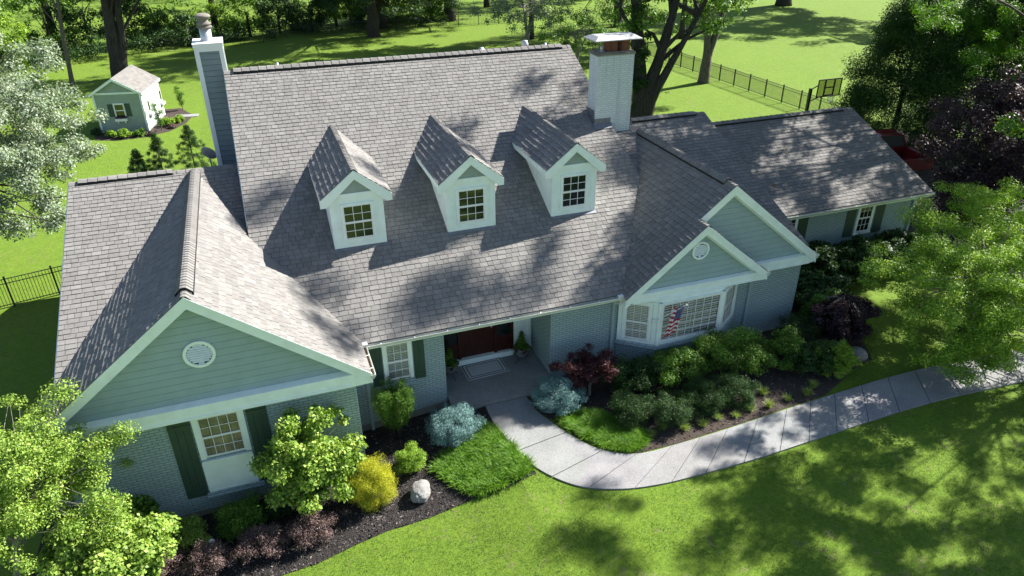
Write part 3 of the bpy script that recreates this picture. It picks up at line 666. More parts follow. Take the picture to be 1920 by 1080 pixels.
# porch -------------------------------------------------------
mb = MB(); mb.box(4.90, 8.26, -.20, 2.1, -.5, .08); mb.build('porch_floor', M['conc'], HO)
mb = MB(); mb.box(4.88, 8.28, 2.1, 2.16, .05, 2.9); mb.build('wall', M['white'], HO)
mb = MB(); mb.box(4.9, 8.3, .6, 2.1, 2.64, 2.67); mb.build('porch_ceiling', M['white'], HO)
def entrance():
    d = MB(); d.box(5.80, 6.93, 2.02, 2.06, .30, 2.45)
    for (x0, x1, z0, z1) in ((5.95, 6.78, .50, 1.30), (5.95, 6.78, 1.42, 2.3)):
        d.box(x0, x1, 2.008, 2.02, z0, z1); d.box(x0+.1, x1-.1, 1.996, 2.008, z0+.1, z1-.1)
    D_ = d.build('front_door', M['door'], HO); h = MB(); h.box(6.82, 6.87, 1.975, 2.02, 1.28, 1.52); h.lathe([(0.001, 0), (.03, .01), (.03, .04), (.001, .05)], (6.845, 1.96, 1.36), 10); h.build('handle', M['galv'], D_)
    t = MB()
    for x0, x1 in ((5.02, 5.10), (5.70, 5.80), (6.93, 7.03), (7.52, 7.60)): t.box(x0, x1, 1.98, 2.09, .27, 2.55)
    t.box(5.02, 7.60, 1.975, 2.09, 2.45, 2.60)
    for x0, x1 in ((5.10, 5.70), (7.03, 7.52)):
        t.box(x0, x1, 2.03, 2.07, .27, .85); t.box(x0+.08, x1-.08, 2.015, 2.03, .37, .76)
    t.build('door_frame', M['door'], HO)
    for x0, x1 in ((5.10, 5.70), (7.03, 7.52)):
        g = MB(); g.box(x0, x1, 2.045, 2.06, .85, 2.45); g.build('sidelight', M['glass_dark'], HO)
    s = MB(); s.box(5.50, 7.56, 1.90, 2.08, .085, .27); s.build('door_step', M['white'], HO)
    c = MB(); c.box(7.60, 8.12, 2.03, 2.09, .085, 2.6); c.box(7.68, 8.02, 2.015, 2.03, .2, 2.5); c.box(8.12, 8.20, 2.0, 2.09, .085, 2.6); c.build('porch_panel', M['white'], HO)
entrance()
# dormers -----------------------------------------------------
def dormer(xc, k):
    yf = 2.96; hw = .78; zb = zmain(0, yf)-.02; ze = 6.04; za = 6.83; wo = 1.02; sl = (za-ze)/wo; zw = ze+sl*(wo-hw)
    yr = lambda z: (z-2.85)/RS
    mb = MB()
    for sx in (-1, 1):
        x = xc+sx*hw; mb.slab([(x, yf, zb), (x, yf, zw), (x, yr(zw)+.1, zw), (x, yf+.3, zb)], (-sx*.05, 0, 0))
    mb.slab([(xc-hw+.05, yf, zb), (xc+hw-.05, yf, zb), (xc+hw-.05, yf, zw+.02), (xc, yf, za-.05), (xc-hw+.05, yf, zw+.02)], (0, .05, 0))
    for sx in (-1, 1): mb.box(xc+sx*hw-.004*sx, xc+sx*(hw-.17), yf-.022, yf-.001, zb, 5.98)
    mb.box(xc-hw+.17, xc+hw-.17, yf-.021, yf-.001, zb, zb+.18)
    D_ = fixn(mb.build('dormer', M['white'], HO))
    zl = lambda x, y: za-sl*abs(x-xc)
    yb_ = yr(za)
    L_ = [(xc-wo, yf-.12), (xc, yf-.12), (xc, yb_), (xc-wo, yr(ze))]; R_ = [(xc, yf-.12), (xc+wo, yf-.12), (xc+wo, yr(ze)), (xc, yb_)]
    rl = shingles(L_, lambda x, y: za-sl*(xc-x), D_, M['sh'], .185, seed=30+k, name='dormer_roof', thick=(.026, .032), decks=0)
    rr = shingles(R_, lambda x, y: za-sl*(x-xc), D_, M['sh'], .165, seed=40+k, name='dormer_roof', decks=0)
    u = MB()
    for sx in (-1, 1): u.slab([(xc, yf-.1, za-.012), (xc+sx*(wo-.01), yf-.1, ze-.012), (xc+sx*(wo-.01), yr(ze), ze-.012), (xc, yb_, za-.012)], (0, 0, -.06))
    u.build('roof_deck', M['white'], D_)
    ridge_caps((xc, yf-.12, za), (xc, yb_, za), 0, D_, M['sh'], .14, .14, False, 'ridge_cap', (sl, sl), .012)
    r = MB()
    for sx in (-1, 1):
        r.slab([(xc, yf-.13, za-.015), (xc+sx*(wo+.02), yf-.13, ze-.03), (xc+sx*(wo+.02), yf-.13, ze-.25), (xc+sx*(wo-.15), yf-.13, ze-.25), (xc, yf-.13, za-.28)], (0, .05, 0))
        r.slab([(xc, yf-.08, za-.27), (xc+sx*(wo-.15), yf-.08, ze-.16), (xc+sx*(wo-.15), yf-.01, ze-.16), (xc, yf-.01, za-.27)], (0, 0, .02))
        r.slab([(xc+sx*wo, yf-.08, ze-.02), (xc+sx*wo, yr(ze)-.05, ze-.02), (xc+sx*wo, yr(ze)-.3, ze-.17), (xc+sx*wo, yf-.08, ze-.2)], (-sx*.02, 0, 0))
        r.box(xc+sx*(wo-.02), xc+sx*(hw-.02), yf-.08, yr(ze)-.35, ze-.19, ze-.17)
    r.box(xc-hw+.05, xc+hw-.05, yf-.045, yf-.001, 5.98, 6.12)
    fixn(r.build('rake_board', M['white'], D_))
    t = MB(); t.slab([(xc-.46, yf-.012, 6.125), (xc+.46, yf-.012, 6.125), (xc+.46, yf-.012, 6.17), (xc, yf-.012, za-.30), (xc-.46, yf-.012, 6.17)], (0, .012, 0)); fixn(t.build('gable_panel', M['lattice'], D_))
    fl = MB(); fl.box(xc-hw-.03, xc+hw+.03, yf-.12, yf-.002, zb-.045, zb-.02); fl.slab([(xc-hw-.02, yf-.11, zmain(0, yf-.11)+.028), (xc+hw+.02, yf-.11, zmain(0, yf-.11)+.028), (xc+hw+.02, yf, zb+.06), (xc-hw-.02, yf, zb+.06)], (0, .003, .004)); fl.build('flashing', M['lead'], D_)
    w = window(D_, (xc-.42, yf-.001, 4.67), U, F, .84, 1.08, 3, 2, .06, None, 2, False, 'window', 'glass_dark', head=.05)
    return D_
for k, xc in enumerate((3.12, 6.59, 10.05)): dormer(xc, k)
# chimneys ----------------------------------------------------
def left_chimney():
    x0, x1, y0, y1, zt = -.80, .10, 10.45, 11.5, 9.10
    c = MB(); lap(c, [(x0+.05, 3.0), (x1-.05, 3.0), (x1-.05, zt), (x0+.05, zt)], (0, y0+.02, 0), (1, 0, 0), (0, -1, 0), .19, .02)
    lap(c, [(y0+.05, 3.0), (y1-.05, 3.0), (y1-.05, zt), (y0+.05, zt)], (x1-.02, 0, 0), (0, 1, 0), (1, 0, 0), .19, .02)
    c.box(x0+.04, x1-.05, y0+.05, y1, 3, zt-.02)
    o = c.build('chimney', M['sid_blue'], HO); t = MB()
    t.box(x0, x0+.14, y0-.02, y0+.04, 3, zt-.14); t.box(x1-.12, x1+.02, y0-.02, y0+.04, 3, zt-.14); t.box(x1-.02, x1+.021, y0+.04, y0+.2, 3, zt-.14); t.box(x1-.02, x1+.02, y1-.14, y1, 3, zt-.14)
    t.box(x0, x1+.022, y0-.022, y1, zt-.14, zt); t.box(x0-.02, x0+.02, y0+.04, y1, 3, zt-.14); t.build('chimney_trim', M['white2'], o)
    k = MB(); k.box(x0-.03, x1+.04, y0-.05, y1+.02, zt, zt+.10); k.box(x0-.04, x1+.05, y0-.06, y1+.03, zt+.10, zt+.13); k.build('chimney_crown', M['white2'], o)
    p = MB(); cx, cy = -.36, 10.95; z = zt+.13
    p.lathe([(.24, 0), (.20, .04), (.19, .06), (.19, .42), (.12, .42)], (cx, cy, z), 24); p.build('flue_pipe', M['galv'], o, True)
    q = MB(); q.lathe([(.19, .42), (.26, .44), (.26, .46), (.20, .52), (.25, .55), (.25, .57), (.17, .62), (.17, .74), (.25, .76), (.27, .80), (.24, .84), (.12, .89), (.001, .90)], (cx, cy, z), 24); q.build('flue_cap', M['crown'], o, True)
left_chimney()
def brick_chimney():
    x0, x1, y0, y1, zt = 12.37, 13.80, 6.38, 7.05, 8.62
    c = MB(); c.box(x0, x1, y0, y1, 4.5, zt); o = c.build('chimney', M['brick_w'], HO)
    k = MB(); k.box(x0-.035, x1+.035, y0-.035, y1+.035, zt, zt+.06); k.slab([(x0+.02, y0+.02, zt+.06), (x1-.02, y0+.02, zt+.06), (x1-.02, y1-.02, zt+.06), (x0+.02, y1-.02, zt+.06)], (0, 0, .05)); k.build('chimney_crown', M['crown'], o)
    f = MB()
    for a, b in ((12.80, 13.18), (13.30, 13.66)):
        f = MB(); f.box(a, b, y0+.14, y1-.16, zt+.1, zt+.50); f.build('flue', M['flue'], o)
    f = MB(); s = MB(); s.tube([(12.6, 6.6, zt+.1), (12.6, 6.6, zt+.32)], .06, 12); s.tube([(12.6, 6.6, zt+.11), (12.6, 6.6, zt+.13)], .12, 12); s.build('vent_stub', M['galv'], o, True)
    cp = MB(); zc = zt+.54; X0, X1, Y0, Y1 = 12.17, 13.98, 6.20, 7.22
    A = [(X0, Y0, zc), (X1, Y0, zc), (X1, Y1, zc), (X0, Y1, zc)]; B = [(X0+.2, Y0+.24, zc+.11), (X1-.2, Y0+.24, zc+.11), (X1-.2, Y1-.24, zc+.11), (X0+.2, Y1-.24, zc+.11)]
    cp.add(A+B, [(0, 1, 5, 4), (1, 2, 6, 5), (2, 3, 7, 6), (3, 0, 4, 7), (4, 5, 6, 7), (3, 2, 1, 0)]); cp.box(X0-.004, X1+.004, Y0-.004, Y1+.004, zc-.03, zc-.002)
    fixn(cp.build('chimney_cap', M['capmetal'], o))
    for x in (12.44, 12.9, 13.3, 13.74):
        for y in (6.45, 6.98): L_ = MB(); L_.tube([(x, y, zt+.05), (x, y, zc-.02)], .014, 6); L_.build('cap_leg', M['blackmetal'], o)
    L_ = MB()
    for y in (6.45, 6.98): L_.box(12.43, 13.75, y-.004, y+.004, zc-.05, zc-.035)
    for i in range(26):
        x = 12.44+1.3*i/25
        for y in (6.45, 6.98): L_.tube([(x, y, zt+.1), (x, y, zc-.02)], .003, 4)
    L_.build('spark_screen', M['blackmetal'], o)
    g = MB(); z1 = zmain(0, y0)
    g.box(x0-.012, 13.0, y0-.012, y0+.05, z1-.3, z1+.22); g.box(x0-.012, x0+.05, y0+.05, y1+.05, z1-.2, zmain(0, y1)+.16)
    g.slab([(x0-.10, y0-.25, zmain(0, y0-.25)+.035), (13.0, y0-.25, zmain(0, y0-.25)+.035), (13.0, y0-.0, zmain(0, y0)+.05), (x0-.10, y0-.0, zmain(0, y0)+.05)], (0, 0, .004))
    zl = zwl(13.5, 0); g.box(13.06, x1+.012, y0-.013, y0+.05, 5.1, 5.80); g.slab([(13.06, y0-.3, 5.10), (13.85, y0-.3, 5.66), (13.85, y0, 5.68), (13.06, y0, 5.12)], (0, 0, .006)); g.build('flashing', M['lead'], o)
brick_chimney()
def vent_pipe(x, y, zt, kind):
    z0 = 8.27-RS*(y-10.34); mb = MB()
    if kind == 0: mb.tube([(x, y, z0-.1), (x, y, zt)], .05, 12)
    elif kind == 1: mb.lathe([(.09, z0-.1-zt), (.09, -.12), (.13, -.08), (.13, 0), (.06, .07), (.001, .09)], (x, y, zt), 14)
    else: mb.lathe([(.08, z0-.1-zt), (.08, -.25), (.14, -.2), (.15, -.12), (.1, -.05), (.1, 0), (.001, .01)], (x, y, zt), 14)
    mb.lathe([(.16, z0-zt-.05), (.10, z0-zt+.1)], (x, y, zt), 12); mb.build('vent_pipe', M['galv'], HO, True)
vent_pipe(1.84, 11.5, 8.21, 0); vent_pipe(9.72, 11.5, 8.14, 1); vent_pipe(11.57, 11.5, 8.36, 2); vent_pipe(12.46, 11.5, 8.20, 0)
def dish():
    mb = MB(); T = Matrix.Translation((-1.15, 11.6, 5.05)) @ Matrix.Rotation(R(-55), 4, 'X') @ Matrix.Rotation(R(25), 4, 'Y'); mb.T = T
    mb.lathe([(.001, 0), (.15, .01), (.28, .05), (.30, .07), (.28, .065), (.14, .025), (.001, .015)], (0, 0, 0), 20, 1, 1.15); mb.T = None
    mb.tube([(-1.15, 11.65, 5.0), (-1.1, 11.75, 4.2)], .025, 8); mb.tube([(-1.15, 11.6, 5.0), (-1.2, 11.3, 5.1)], .012, 6); mb.build('satellite_dish', M['capmetal'], HO, True)
dish()
# ================================================================ VEGETATION
def mesh_from_np(name, V_, F_, m, parent, mi=None):       # V_ (n,3), F_ (k,c) uniform polygons
    me = bpy.data.meshes.new(name); n = len(V_); k, c = F_.shape
    o = world_loc(parent) if parent is not None else Vector((0, 0, 0)); V_ = V_-np.array(o)
    me.vertices.add(n); me.vertices.foreach_set('co', V_.astype(np.float32).ravel())
    me.loops.add(k*c); me.loops.foreach_set('vertex_index', F_.astype(np.int32).ravel())
    me.polygons.add(k); me.polygons.foreach_set('loop_start', np.arange(0, k*c, c, dtype=np.int32))
    me.polygons.foreach_set('loop_total', np.full(k, c, dtype=np.int32))
    for q in (m if isinstance(m, (list, tuple)) else [m]): me.materials.append(q)
    me.update(calc_edges=True); ob = bpy.data.objects.new(name, me); COL.objects.link(ob); ob.parent = parent; return ob
def nrm(a): return a/np.maximum(np.linalg.norm(a, axis=1, keepdims=True), 1e-9)
def sph(rg, n): return nrm(rg.normal(size=(n, 3)))
def leaves(name, C_, Rr, n, size, m, parent, seed=1, flat=.75, up=.6, asp=.55, shell=.45, fold=.18, droop=.25, extra=None):
    """n leaves spread over clumps with centres C_ and radii Rr"""
    rg = np.random.default_rng(seed); C_ = np.array(C_, float); Rr = np.array(Rr, float)
    w = Rr**2; w /= w.sum(); ci = rg.choice(len(C_), n, p=w)
    d = sph(rg, n); r = rg.random(n)**shell
    P = C_[ci]+d*(r*Rr[ci])[:, None]*np.array([1, 1, flat]); nn = nrm(d*.7+np.array([0, 0, up])+rg.normal(size=(n, 3))*.55)
    t = nrm(np.cross(nn, sph(rg, n))); t = nrm(t+np.array([0, 0, -droop])); s = nrm(np.cross(nn, t))
    nn = nrm(np.cross(t, s)); L_ = (size*rg.uniform(.6, 1.25, n))[:, None]; Wd = L_*asp*.5
    b = P; tip = P+t*L_; l = P+t*L_*.45+s*Wd+nn*Wd*fold*2; r_ = P+t*L_*.45-s*Wd+nn*Wd*fold*2
    V_ = np.stack([b, r_, tip, l], 1).reshape(-1, 3); F_ = np.arange(4*n).reshape(n, 4)
    return mesh_from_np(name, V_, F_, m, parent)
def crown(c, r, K, rs, seed=0, hollow=.35, zlo=-.8, jit=.25):
    rg = np.random.default_rng(seed+100); out = []; rad = []
    while len(out) < K:
        d = sph(rg, 1)[0]
        if d[2] < zlo: continue
        q = d*(hollow+(1-hollow)*rg.random()**.6)*(1+jit*(rg.random()-.5)*2)
        out.append((c[0]+q[0]*r[0], c[1]+q[1]*r[1], c[2]+q[2]*r[2])); rad.append(rs*rg.uniform(.6, 1.25))
    return np.array(out), np.array(rad)
def limbs(mb, base, forks, C_, nb, r0, seed=0, n=7, twig=True):
    """trunk from base up through forks [(point, radius)], limbs to nb clump centres"""
    rg = random.Random(seed); base = Vector(base); pts = [base]+[Vector(p) for p, r in forks]; rr = [r0]+[r for p, r in forks]
    fl = [(base+Vector((0, 0, -.15)), r0*1.45), (base+Vector((0, 0, .12)), r0*1.15)]
    P = [fl[0][0], fl[1][0]]+pts[1:]; Q = [fl[0][1], fl[1][1]]+rr[1:]
    P2 = []; Q2 = []
    for i in range(len(P)-1):
        k = max(1, int((P[i+1]-P[i]).length/.8))
        for j in range(k):
            t = j/k; w = Vector((rg.uniform(-1, 1), rg.uniform(-1, 1), 0))*.06*(0 < t)*Q[i]*4
            P2.append(P[i].lerp(P[i+1], t)+w); Q2.append(lerp(Q[i], Q[i+1], t)*rg.uniform(.94, 1.06))
    P2.append(P[-1]); Q2.append(Q[-1]); mb.tube(P2, Q2, max(n, 9))
    idx = list(range(len(C_))); rg.shuffle(idx)
    for i in idx[:nb]:
        c = Vector(C_[i]); j = min(range(len(pts)), key=lambda q: (pts[q]-c).length+(0 if q else 1e3)); k = rg.uniform(.35, 1.0)
        a = pts[j].lerp(pts[max(1, j)-1], 1-k) if len(pts) > 1 else base
        mid = a.lerp(c, .5)+Vector((rg.uniform(-.1, .1), rg.uniform(-.1, .1), rg.uniform(.0, .18)))*(c-a).length
        q = a.lerp(c, .25)+Vector((0, 0, .05))*(c-a).length
        rb = max(.008, rr[j]*rg.uniform(.3, .5)); mb.tube([a, q, mid, c], [rb, rb*.75, rb*.5, rb*.18], 6, False)
    return mb
def tree(name, label, cat, base, forks, r0, C_, Rr, n, size, lm, bm='bark', nb=20, seed=0, group=None, kw={}, crown_name='crown', extra=None):
    t = thing(name, label, cat, base, 0, group); mb = limbs(MB(), base, forks, C_, nb, r0, seed)
    if extra: extra(mb)
    mb.build('trunk', M[bm], t, True); leaves(crown_name, C_, Rr, n, size, L[lm], t, seed, **kw); return t
def shrub(name, label, cat, c, r, K, rs, n, size, lm, seed=0, zlo=-.4, group=None, stems=8, bm='bark_d', hollow=.5, kw={}, jit=.25):
    z0 = G(c[0]); t = thing(name, label, cat, (c[0], c[1], z0), 0, group)
    C_, Rr = crown((c[0], c[1], z0+c[2]), r, int(K*1.3), rs*1.15, seed, hollow*.8, zlo, jit); C_[:, 2] = np.maximum(C_[:, 2], z0+.04)
    mb = MB(); rg = random.Random(seed)
    for i in range(stems):
        e = Vector(C_[rg.randrange(K)]); b = Vector((c[0]+rg.uniform(-.08, .08), c[1]+rg.uniform(-.08, .08), z0-.02)); mb.tube([b, b.lerp(e, .5)+Vector((0, 0, .05)), e], [.018, .012, .004], 5, False)
    mb.build('stems', M[bm], t, True); leaves('foliage', C_, Rr, int(n*1.9), size, L[lm], t, seed, **kw); return t
NEED = dict(asp=.16, fold=.0, up=.5, droop=0, shell=.6)
# foundation shrubs on the left bed
shrub('shrub', 'rounded yellow-green boxwood left of the dark green boxwood below the shuttered gable window', 'shrub', (-2.62, -2.1, .30), (.52, .45, .36), 40, .17, 6500, .050, 'yg', 11)
shrub('shrub', 'dense rounded dark green boxwood directly below the left gable window panel', 'shrub', (-1.36, -2.15, .40), (.56, .50, .48), 50, .17, 9000, .045, 'mid', 12)
shrub('shrub', 'small dark green shrub between the boxwood and the tall viburnum against the wall', 'shrub', (-.30, -1.95, .28), (.42, .35, .36), 26, .16, 3500, .05, 'dark', 13)
PUR = [(-3.25, -2.95, .50, 'plum barberry at the left end of the front row, beneath the big-leaved tree'), (-2.12, -3.12, .50, 'plum barberry in the front row, second from the left, below the yellow-green boxwood'),
       (-.84, -3.12, .52, 'plum barberry in the front row, second from the right, below the dark boxwood'), (.30, -3.15, .47, 'plum barberry at the right end of the front row, beneath the tall viburnum')]
for i, (x, y, r, lb) in enumerate(PUR):
    shrub('barberry', lb, 'shrub', (x, y, .34), (r*1.12, r*.95, .42), 44, .16, 6500, .036, 'pinkp', 20+i, group='plum barberries along the mulch edge', kw=dict(asp=.6, shell=.5))
# tall viburnum / dogwood shrub
def viburnum():
    C_, Rr = crown((.66, -2.1, .95), (1.05, .92, 1.25), 90, .30, 5, .35, -.95); C_ = np.vstack([C_, [[1.35, -1.5, 2.0], [1.55, -1.2, 1.75], [.35, -1.6, 2.25], [.95, -1.7, 2.3], [1.62, -1.25, 1.45]]]); Rr = np.append(Rr, [.2, .18, .22, .2, .16])
    C_[:, 2] = np.maximum(C_[:, 2], -.35)
    tree('viburnum', 'tall light green large-leaved shrub standing right of the left gable window', 'shrub', (.70, -1.9, -.6), [((.72, -1.95, .2), .06), ((.75, -2.0, 1.2), .04)], .07, C_, Rr, 21000, .105, 'yg', 'bark', 26, 5, kw=dict(asp=.62, up=.5, shell=.5, droop=.6, fold=.12), crown_name='foliage')
viburnum()
shrub('gold_thread_cypress', 'golden yellow thread-leaf cypress mound beside the tall viburnum', 'shrub', (2.05, -2.4, .60), (.60, .56, .78), 110, .16, 26000, .06, 'gold', 31, -.8, jit=.08, kw=dict(asp=.12, fold=0, droop=.9, up=.2, shell=.6))
shrub('gold_arborvitae', 'small round lime-yellow shrub above the pale boulder', 'shrub', (3.27, -1.66, .30), (.42, .38, .34), 34, .13, 8000, .04, 'lime', 32, -.6, kw=dict(asp=.4, droop=-.2))
def tall_grass():
    t = thing('arborvitae', 'upright feathery green conifer between the entry window and the blue spruce', 'shrub', (3.12, -.32, G(3.12))); rg = np.random.default_rng(3); z0 = G(3.12)
    mb = MB(); q = random.Random(4); C_ = []; Rr = []
    for i in range(60):
        a = q.uniform(0, 6.28); r = q.uniform(.05, .38); b = Vector((3.12+.05*math.cos(a), -.32+.05*math.sin(a), z0)); h = q.uniform(1.35, 2.05); e = Vector((3.12+(r+.2)*math.cos(a), -.32+(r+.2)*math.sin(a), z0+h*q.uniform(.85, 1)))
        mb.tube([b, b.lerp(e, .5), e], [.012, .009, .004], 4, False)
        for k in range(4): p = b.lerp(e, .35+.65*(k+1)/4); C_.append(p); Rr.append(.13+.03*k*(k < 3))
    mb.build('stems', M['bark_d'], t, True); leaves('foliage', [tuple(c) for c in C_], Rr, 46000, .085, L['mid'], t, 8, asp=.10, fold=0, up=.9, droop=-.7, shell=.7)
tall_grass()
def blue_spruce(x, y, r, h, label, seed, n=42000):
    t = thing('blue_spruce', label, 'shrub', (x, y, G(x))); C_, Rr = crown((x, y, G(x)+h*.45), (r, r*.92, h*.55), 150, .17, seed, .55, -.5, .12); C_ = np.vstack([C_, [[x+.22*math.cos(k), y+.22*math.sin(k), G(x)+h*.88] for k in range(6)], [[x, y, G(x)+h*.95]]]); Rr = np.append(Rr, [.18]*7); C_[:, 2] = np.maximum(C_[:, 2], G(x)+.05)
    mb = MB(); q = random.Random(seed)
    for c in C_[::3]: mb.tube([(x, y, G(x)+.05), Vector((x, y, G(x)+.2)).lerp(Vector(c), .5), c], [.03, .015, .006], 5, False)
    mb.build('stems', M['bark_d'], t, True); leaves('foliage', C_, Rr, n, .042, L['blue'], t, seed, asp=.30, fold=0, up=.45, droop=-.25, shell=.35)
blue_spruce(4.72, -.95, .74, .90, 'pale blue globe spruce on the left side of the porch walkway', 41)
blue_spruce(7.98, -.95, .70, .95, 'darker blue globe spruce on the right side of the porch walkway', 42)
# right bed
def red_maple():
    C_, Rr = crown((9.05, -.75, .95), (1.0, .62, .55), 52, .19, 9, .35, -.7, .35)
    tree('japanese_maple', 'small open dark red lace-leaf maple in front of the brick wall right of the porch', 'tree', (9.1, -.8, -.08), [((9.12, -.78, .45), .035), ((9.0, -.72, .8), .028)], .045, C_, Rr, 9500, .12, 'red', 'bark_l', 26, 9, kw=dict(asp=.22, droop=.5, up=.5, shell=.6))
red_maple()
shrub('rhododendron', 'dark green rhododendron under the left pane of the bay window', 'shrub', (10.45, -.95, .55), (.85, .7, .58), 50, .2, 7500, .075, 'dark', 51, -.6, kw=dict(asp=.34, up=.5))
shrub('rhododendron', 'dark green rhododendron below the middle of the bay window', 'shrub', (11.95, -1.2, .60), (.95, .75, .64), 50, .2, 7500, .07, 'mid', 52, -.6, kw=dict(asp=.34, up=.5))
shrub('rhododendron', 'tallest olive green rhododendron below the right corner of the bay window', 'shrub', (13.7, -1.2, .76), (1.15, .85, .82), 80, .22, 10500, .075, 'mid', 53, -.6, kw=dict(asp=.34, up=.5))
for i, (x, y, rx, lb) in enumerate(((9.75, -2.25, .52, 'feathery dark green yew nearest the porch, behind the ground cover'), (10.75, -2.8, .56, 'feathery dark green yew second from the left along the walk'), (11.95, -2.55, .62, 'feathery dark green yew third from the left along the walk'), (13.1, -2.55, .58, 'feathery dark green yew at the right end of the row'))):
    shrub('yew', lb, 'shrub', (x, y, .38), (rx*1.15, rx, .46), 70, .16, 15000, .055, 'vdark' if i > 1 else 'dark', 61+i, -.6, group='dark yews along the walkway bed', kw=dict(asp=.2, fold=0, droop=-.5, up=.7))
shrub('shrub', 'bright green leafy shrub right of the tall rhododendron', 'shrub', (15.55, -1.5, .58), (.9, .75, .66), 46, .18, 8500, .06, 'mid', 71, -.6)
shrub('shrub', 'olive green leafy shrub between the bright green shrub and the gold-tipped one', 'shrub', (16.4, -2.05, .48), (.8, .65, .58), 40, .17, 7000, .06, 'dark', 72, -.6)
shrub('gold_shrub', 'gold-tipped green shrub in front of the purple weeping maple', 'shrub', (17.1, -2.45, .5), (.6, .55, .58), 38, .15, 7000, .05, 'lime', 73, -.6)
shrub('juniper', 'low dark green juniper against the brick corner behind the purple weeping maple', 'shrub', (17.3, -.45, .45), (1.1, .75, .5), 36, .2, 7000, .07, 'vdark', 74, -.4, kw=NEED)
def weeping():
    C_, Rr = crown((18.5, -.95, .95), (1.0, .92, .75), 64, .22, 19, .6, -.9, .15)
    def twigs(mb):
        q = random.Random(2)
        for i in range(34):
            a = q.uniform(0, 6.28); r = q.uniform(.3, .8); mb.tube([(18.5, -.95, 1.35), (18.5+r*.45*math.cos(a), -.95+r*.45*math.sin(a), 1.62), (18.5+r*math.cos(a), -.95+r*math.sin(a), 1.4)], [.014, .009, .004], 4, False)
    tree('weeping_maple', 'round weeping purple-leaved maple with bare grey twigs on top beside the house corner', 'tree', (18.5, -.9, -.08), [((18.5, -.95, .7), .06), ((18.5, -.95, 1.35), .05)], .07, C_, Rr, 19000, .085, 'purple', 'bark_l', 16, 19, kw=dict(asp=.6, droop=.9, up=.3), extra=twigs)
weeping()
def hydrangeas():
    q = random.Random(8)
    lbs = ['broad dark green oakleaf hydrangea closest to the gable corner', 'broad oakleaf hydrangea under the left part of the rear wing wall', 'broad oakleaf hydrangea in the middle under the rear wing wall', 'oakleaf hydrangea under the shuttered window of the rear wing', 'pale tipped hydrangea in front of the oakleaf row']
    for i, (x, y, rx, ry, h, lm) in enumerate(((19.2, 1.3, 1.1, .95, .75, 'dark'), (20.9, 2.6, 1.3, 1.0, .80, 'dark'), (22.9, 2.9, 1.3, .95, .75, 'dark'), (24.8, 2.9, 1.1, .85, .75, 'dark'), (19.0, .25, .75, .6, .62, 'mid'))):
        shrub('hydrangea', lbs[i], 'shrub', (x, y, h*.8), (rx, ry, h), 60, .26, 8500, .125, lm, 80+i, -.5, group='hydrangeas along the rear wing', kw=dict(asp=.75, up=.7))
hydrangeas()
# blades ------------------------------------------------------
def blades(name, P, n_rg, ln, wd, m, parent=None, lean=.8, seg=3, seed=0, up=1.0, ang=None):
    rg = np.random.default_rng(seed); n = len(P); a = rg.uniform(0, 2*np.pi, n) if ang is None else ang+rg.normal(size=n)*.35; l = ln*rg.uniform(.6, 1.2, n); d = np.stack([np.cos(a), np.sin(a), np.zeros(n)], 1); s = np.stack([-np.sin(a), np.cos(a), np.zeros(n)], 1)
    rows = []; le = rg.uniform(.3, 1, n)*lean
    for k in range(seg+1):
        t = k/seg; h = (l*(t*up-.55*le*t*t*up))[:, None]*np.array([0, 0, 1]); o = d*(l*le*t**1.5*.9)[:, None]; w = wd*(1-t)**.7*.5+(.0006)
        rows.append(P+h+o+s*w); rows.append(P+h+o-s*w)
    V_ = np.stack(rows, 1).reshape(-1, 3); b = (np.arange(n)*2*(seg+1))[:, None]
    F_ = np.concatenate([b+np.array([[2*k, 2*k+1, 2*k+3, 2*k+2]]) for k in range(seg)], 0); return mesh_from_np(name, V_, F_, m, parent)
def inpoly(P, poly):
    x, y = P[:, 0], P[:, 1]; c = np.zeros(len(P), bool); n = len(poly)
    for i in range(n):
        x1, y1 = poly[i]; x2, y2 = poly[(i+1) % n]
        with np.errstate(divide='ignore', invalid='ignore'): c ^= ((y1 > y) != (y2 > y)) & (x < (x2-x1)*(y-y1)/(y2-y1+1e-12)+x1)
    return c
def scatter(poly, n, seed):
    rg = np.random.default_rng(seed); A = np.array(poly); out = []
    lo, hi = A.min(0), A.max(0); P = rg.uniform(lo, hi, (n*3, 2)); P = P[inpoly(P, poly)][:n]; return np.column_stack([P, GA(P[:, 0])])
LIR_A = [(3.75, -1.9), (4.1, -2.7), (4.55, -3.42), (5.3, -3.5), (6.15, -3.35), (6.28, -3.1), (5.98, -2.2), (5.84, -1.5), (5.5, -.75), (5.1, -1.2), (4.5, -1.55)]
LIR_B = [(7.62, -1.55), (7.95, -2.25), (8.45, -3.05), (9.2, -3.55), (9.6, -3.5), (9.75, -3.05), (9.3, -2.4), (8.9, -1.7), (8.2, -1.5)]
def liriope(poly, label, n, seed, m='grassy'):
    rg = np.random.default_rng(seed); T_ = scatter(poly, n, seed); k = 58
    P = np.repeat(T_, k, 0); of = rg.normal(size=(len(P), 2))*.045; P[:, :2] += of; P[:, 2] = GA(P[:, 0])+.02
    o = blades('liriope', P, None, .27, .018, L[m], None, 1.15, 4, seed, ang=np.arctan2(of[:, 1], of[:, 0])); tag(o, label, 'ground cover', None, 'stuff')
liriope(LIR_A, 'bright green grassy ground cover left of the front walkway', 300, 1)
liriope(LIR_B, 'bright green grassy ground cover inside the bend of the walkway', 250, 2)
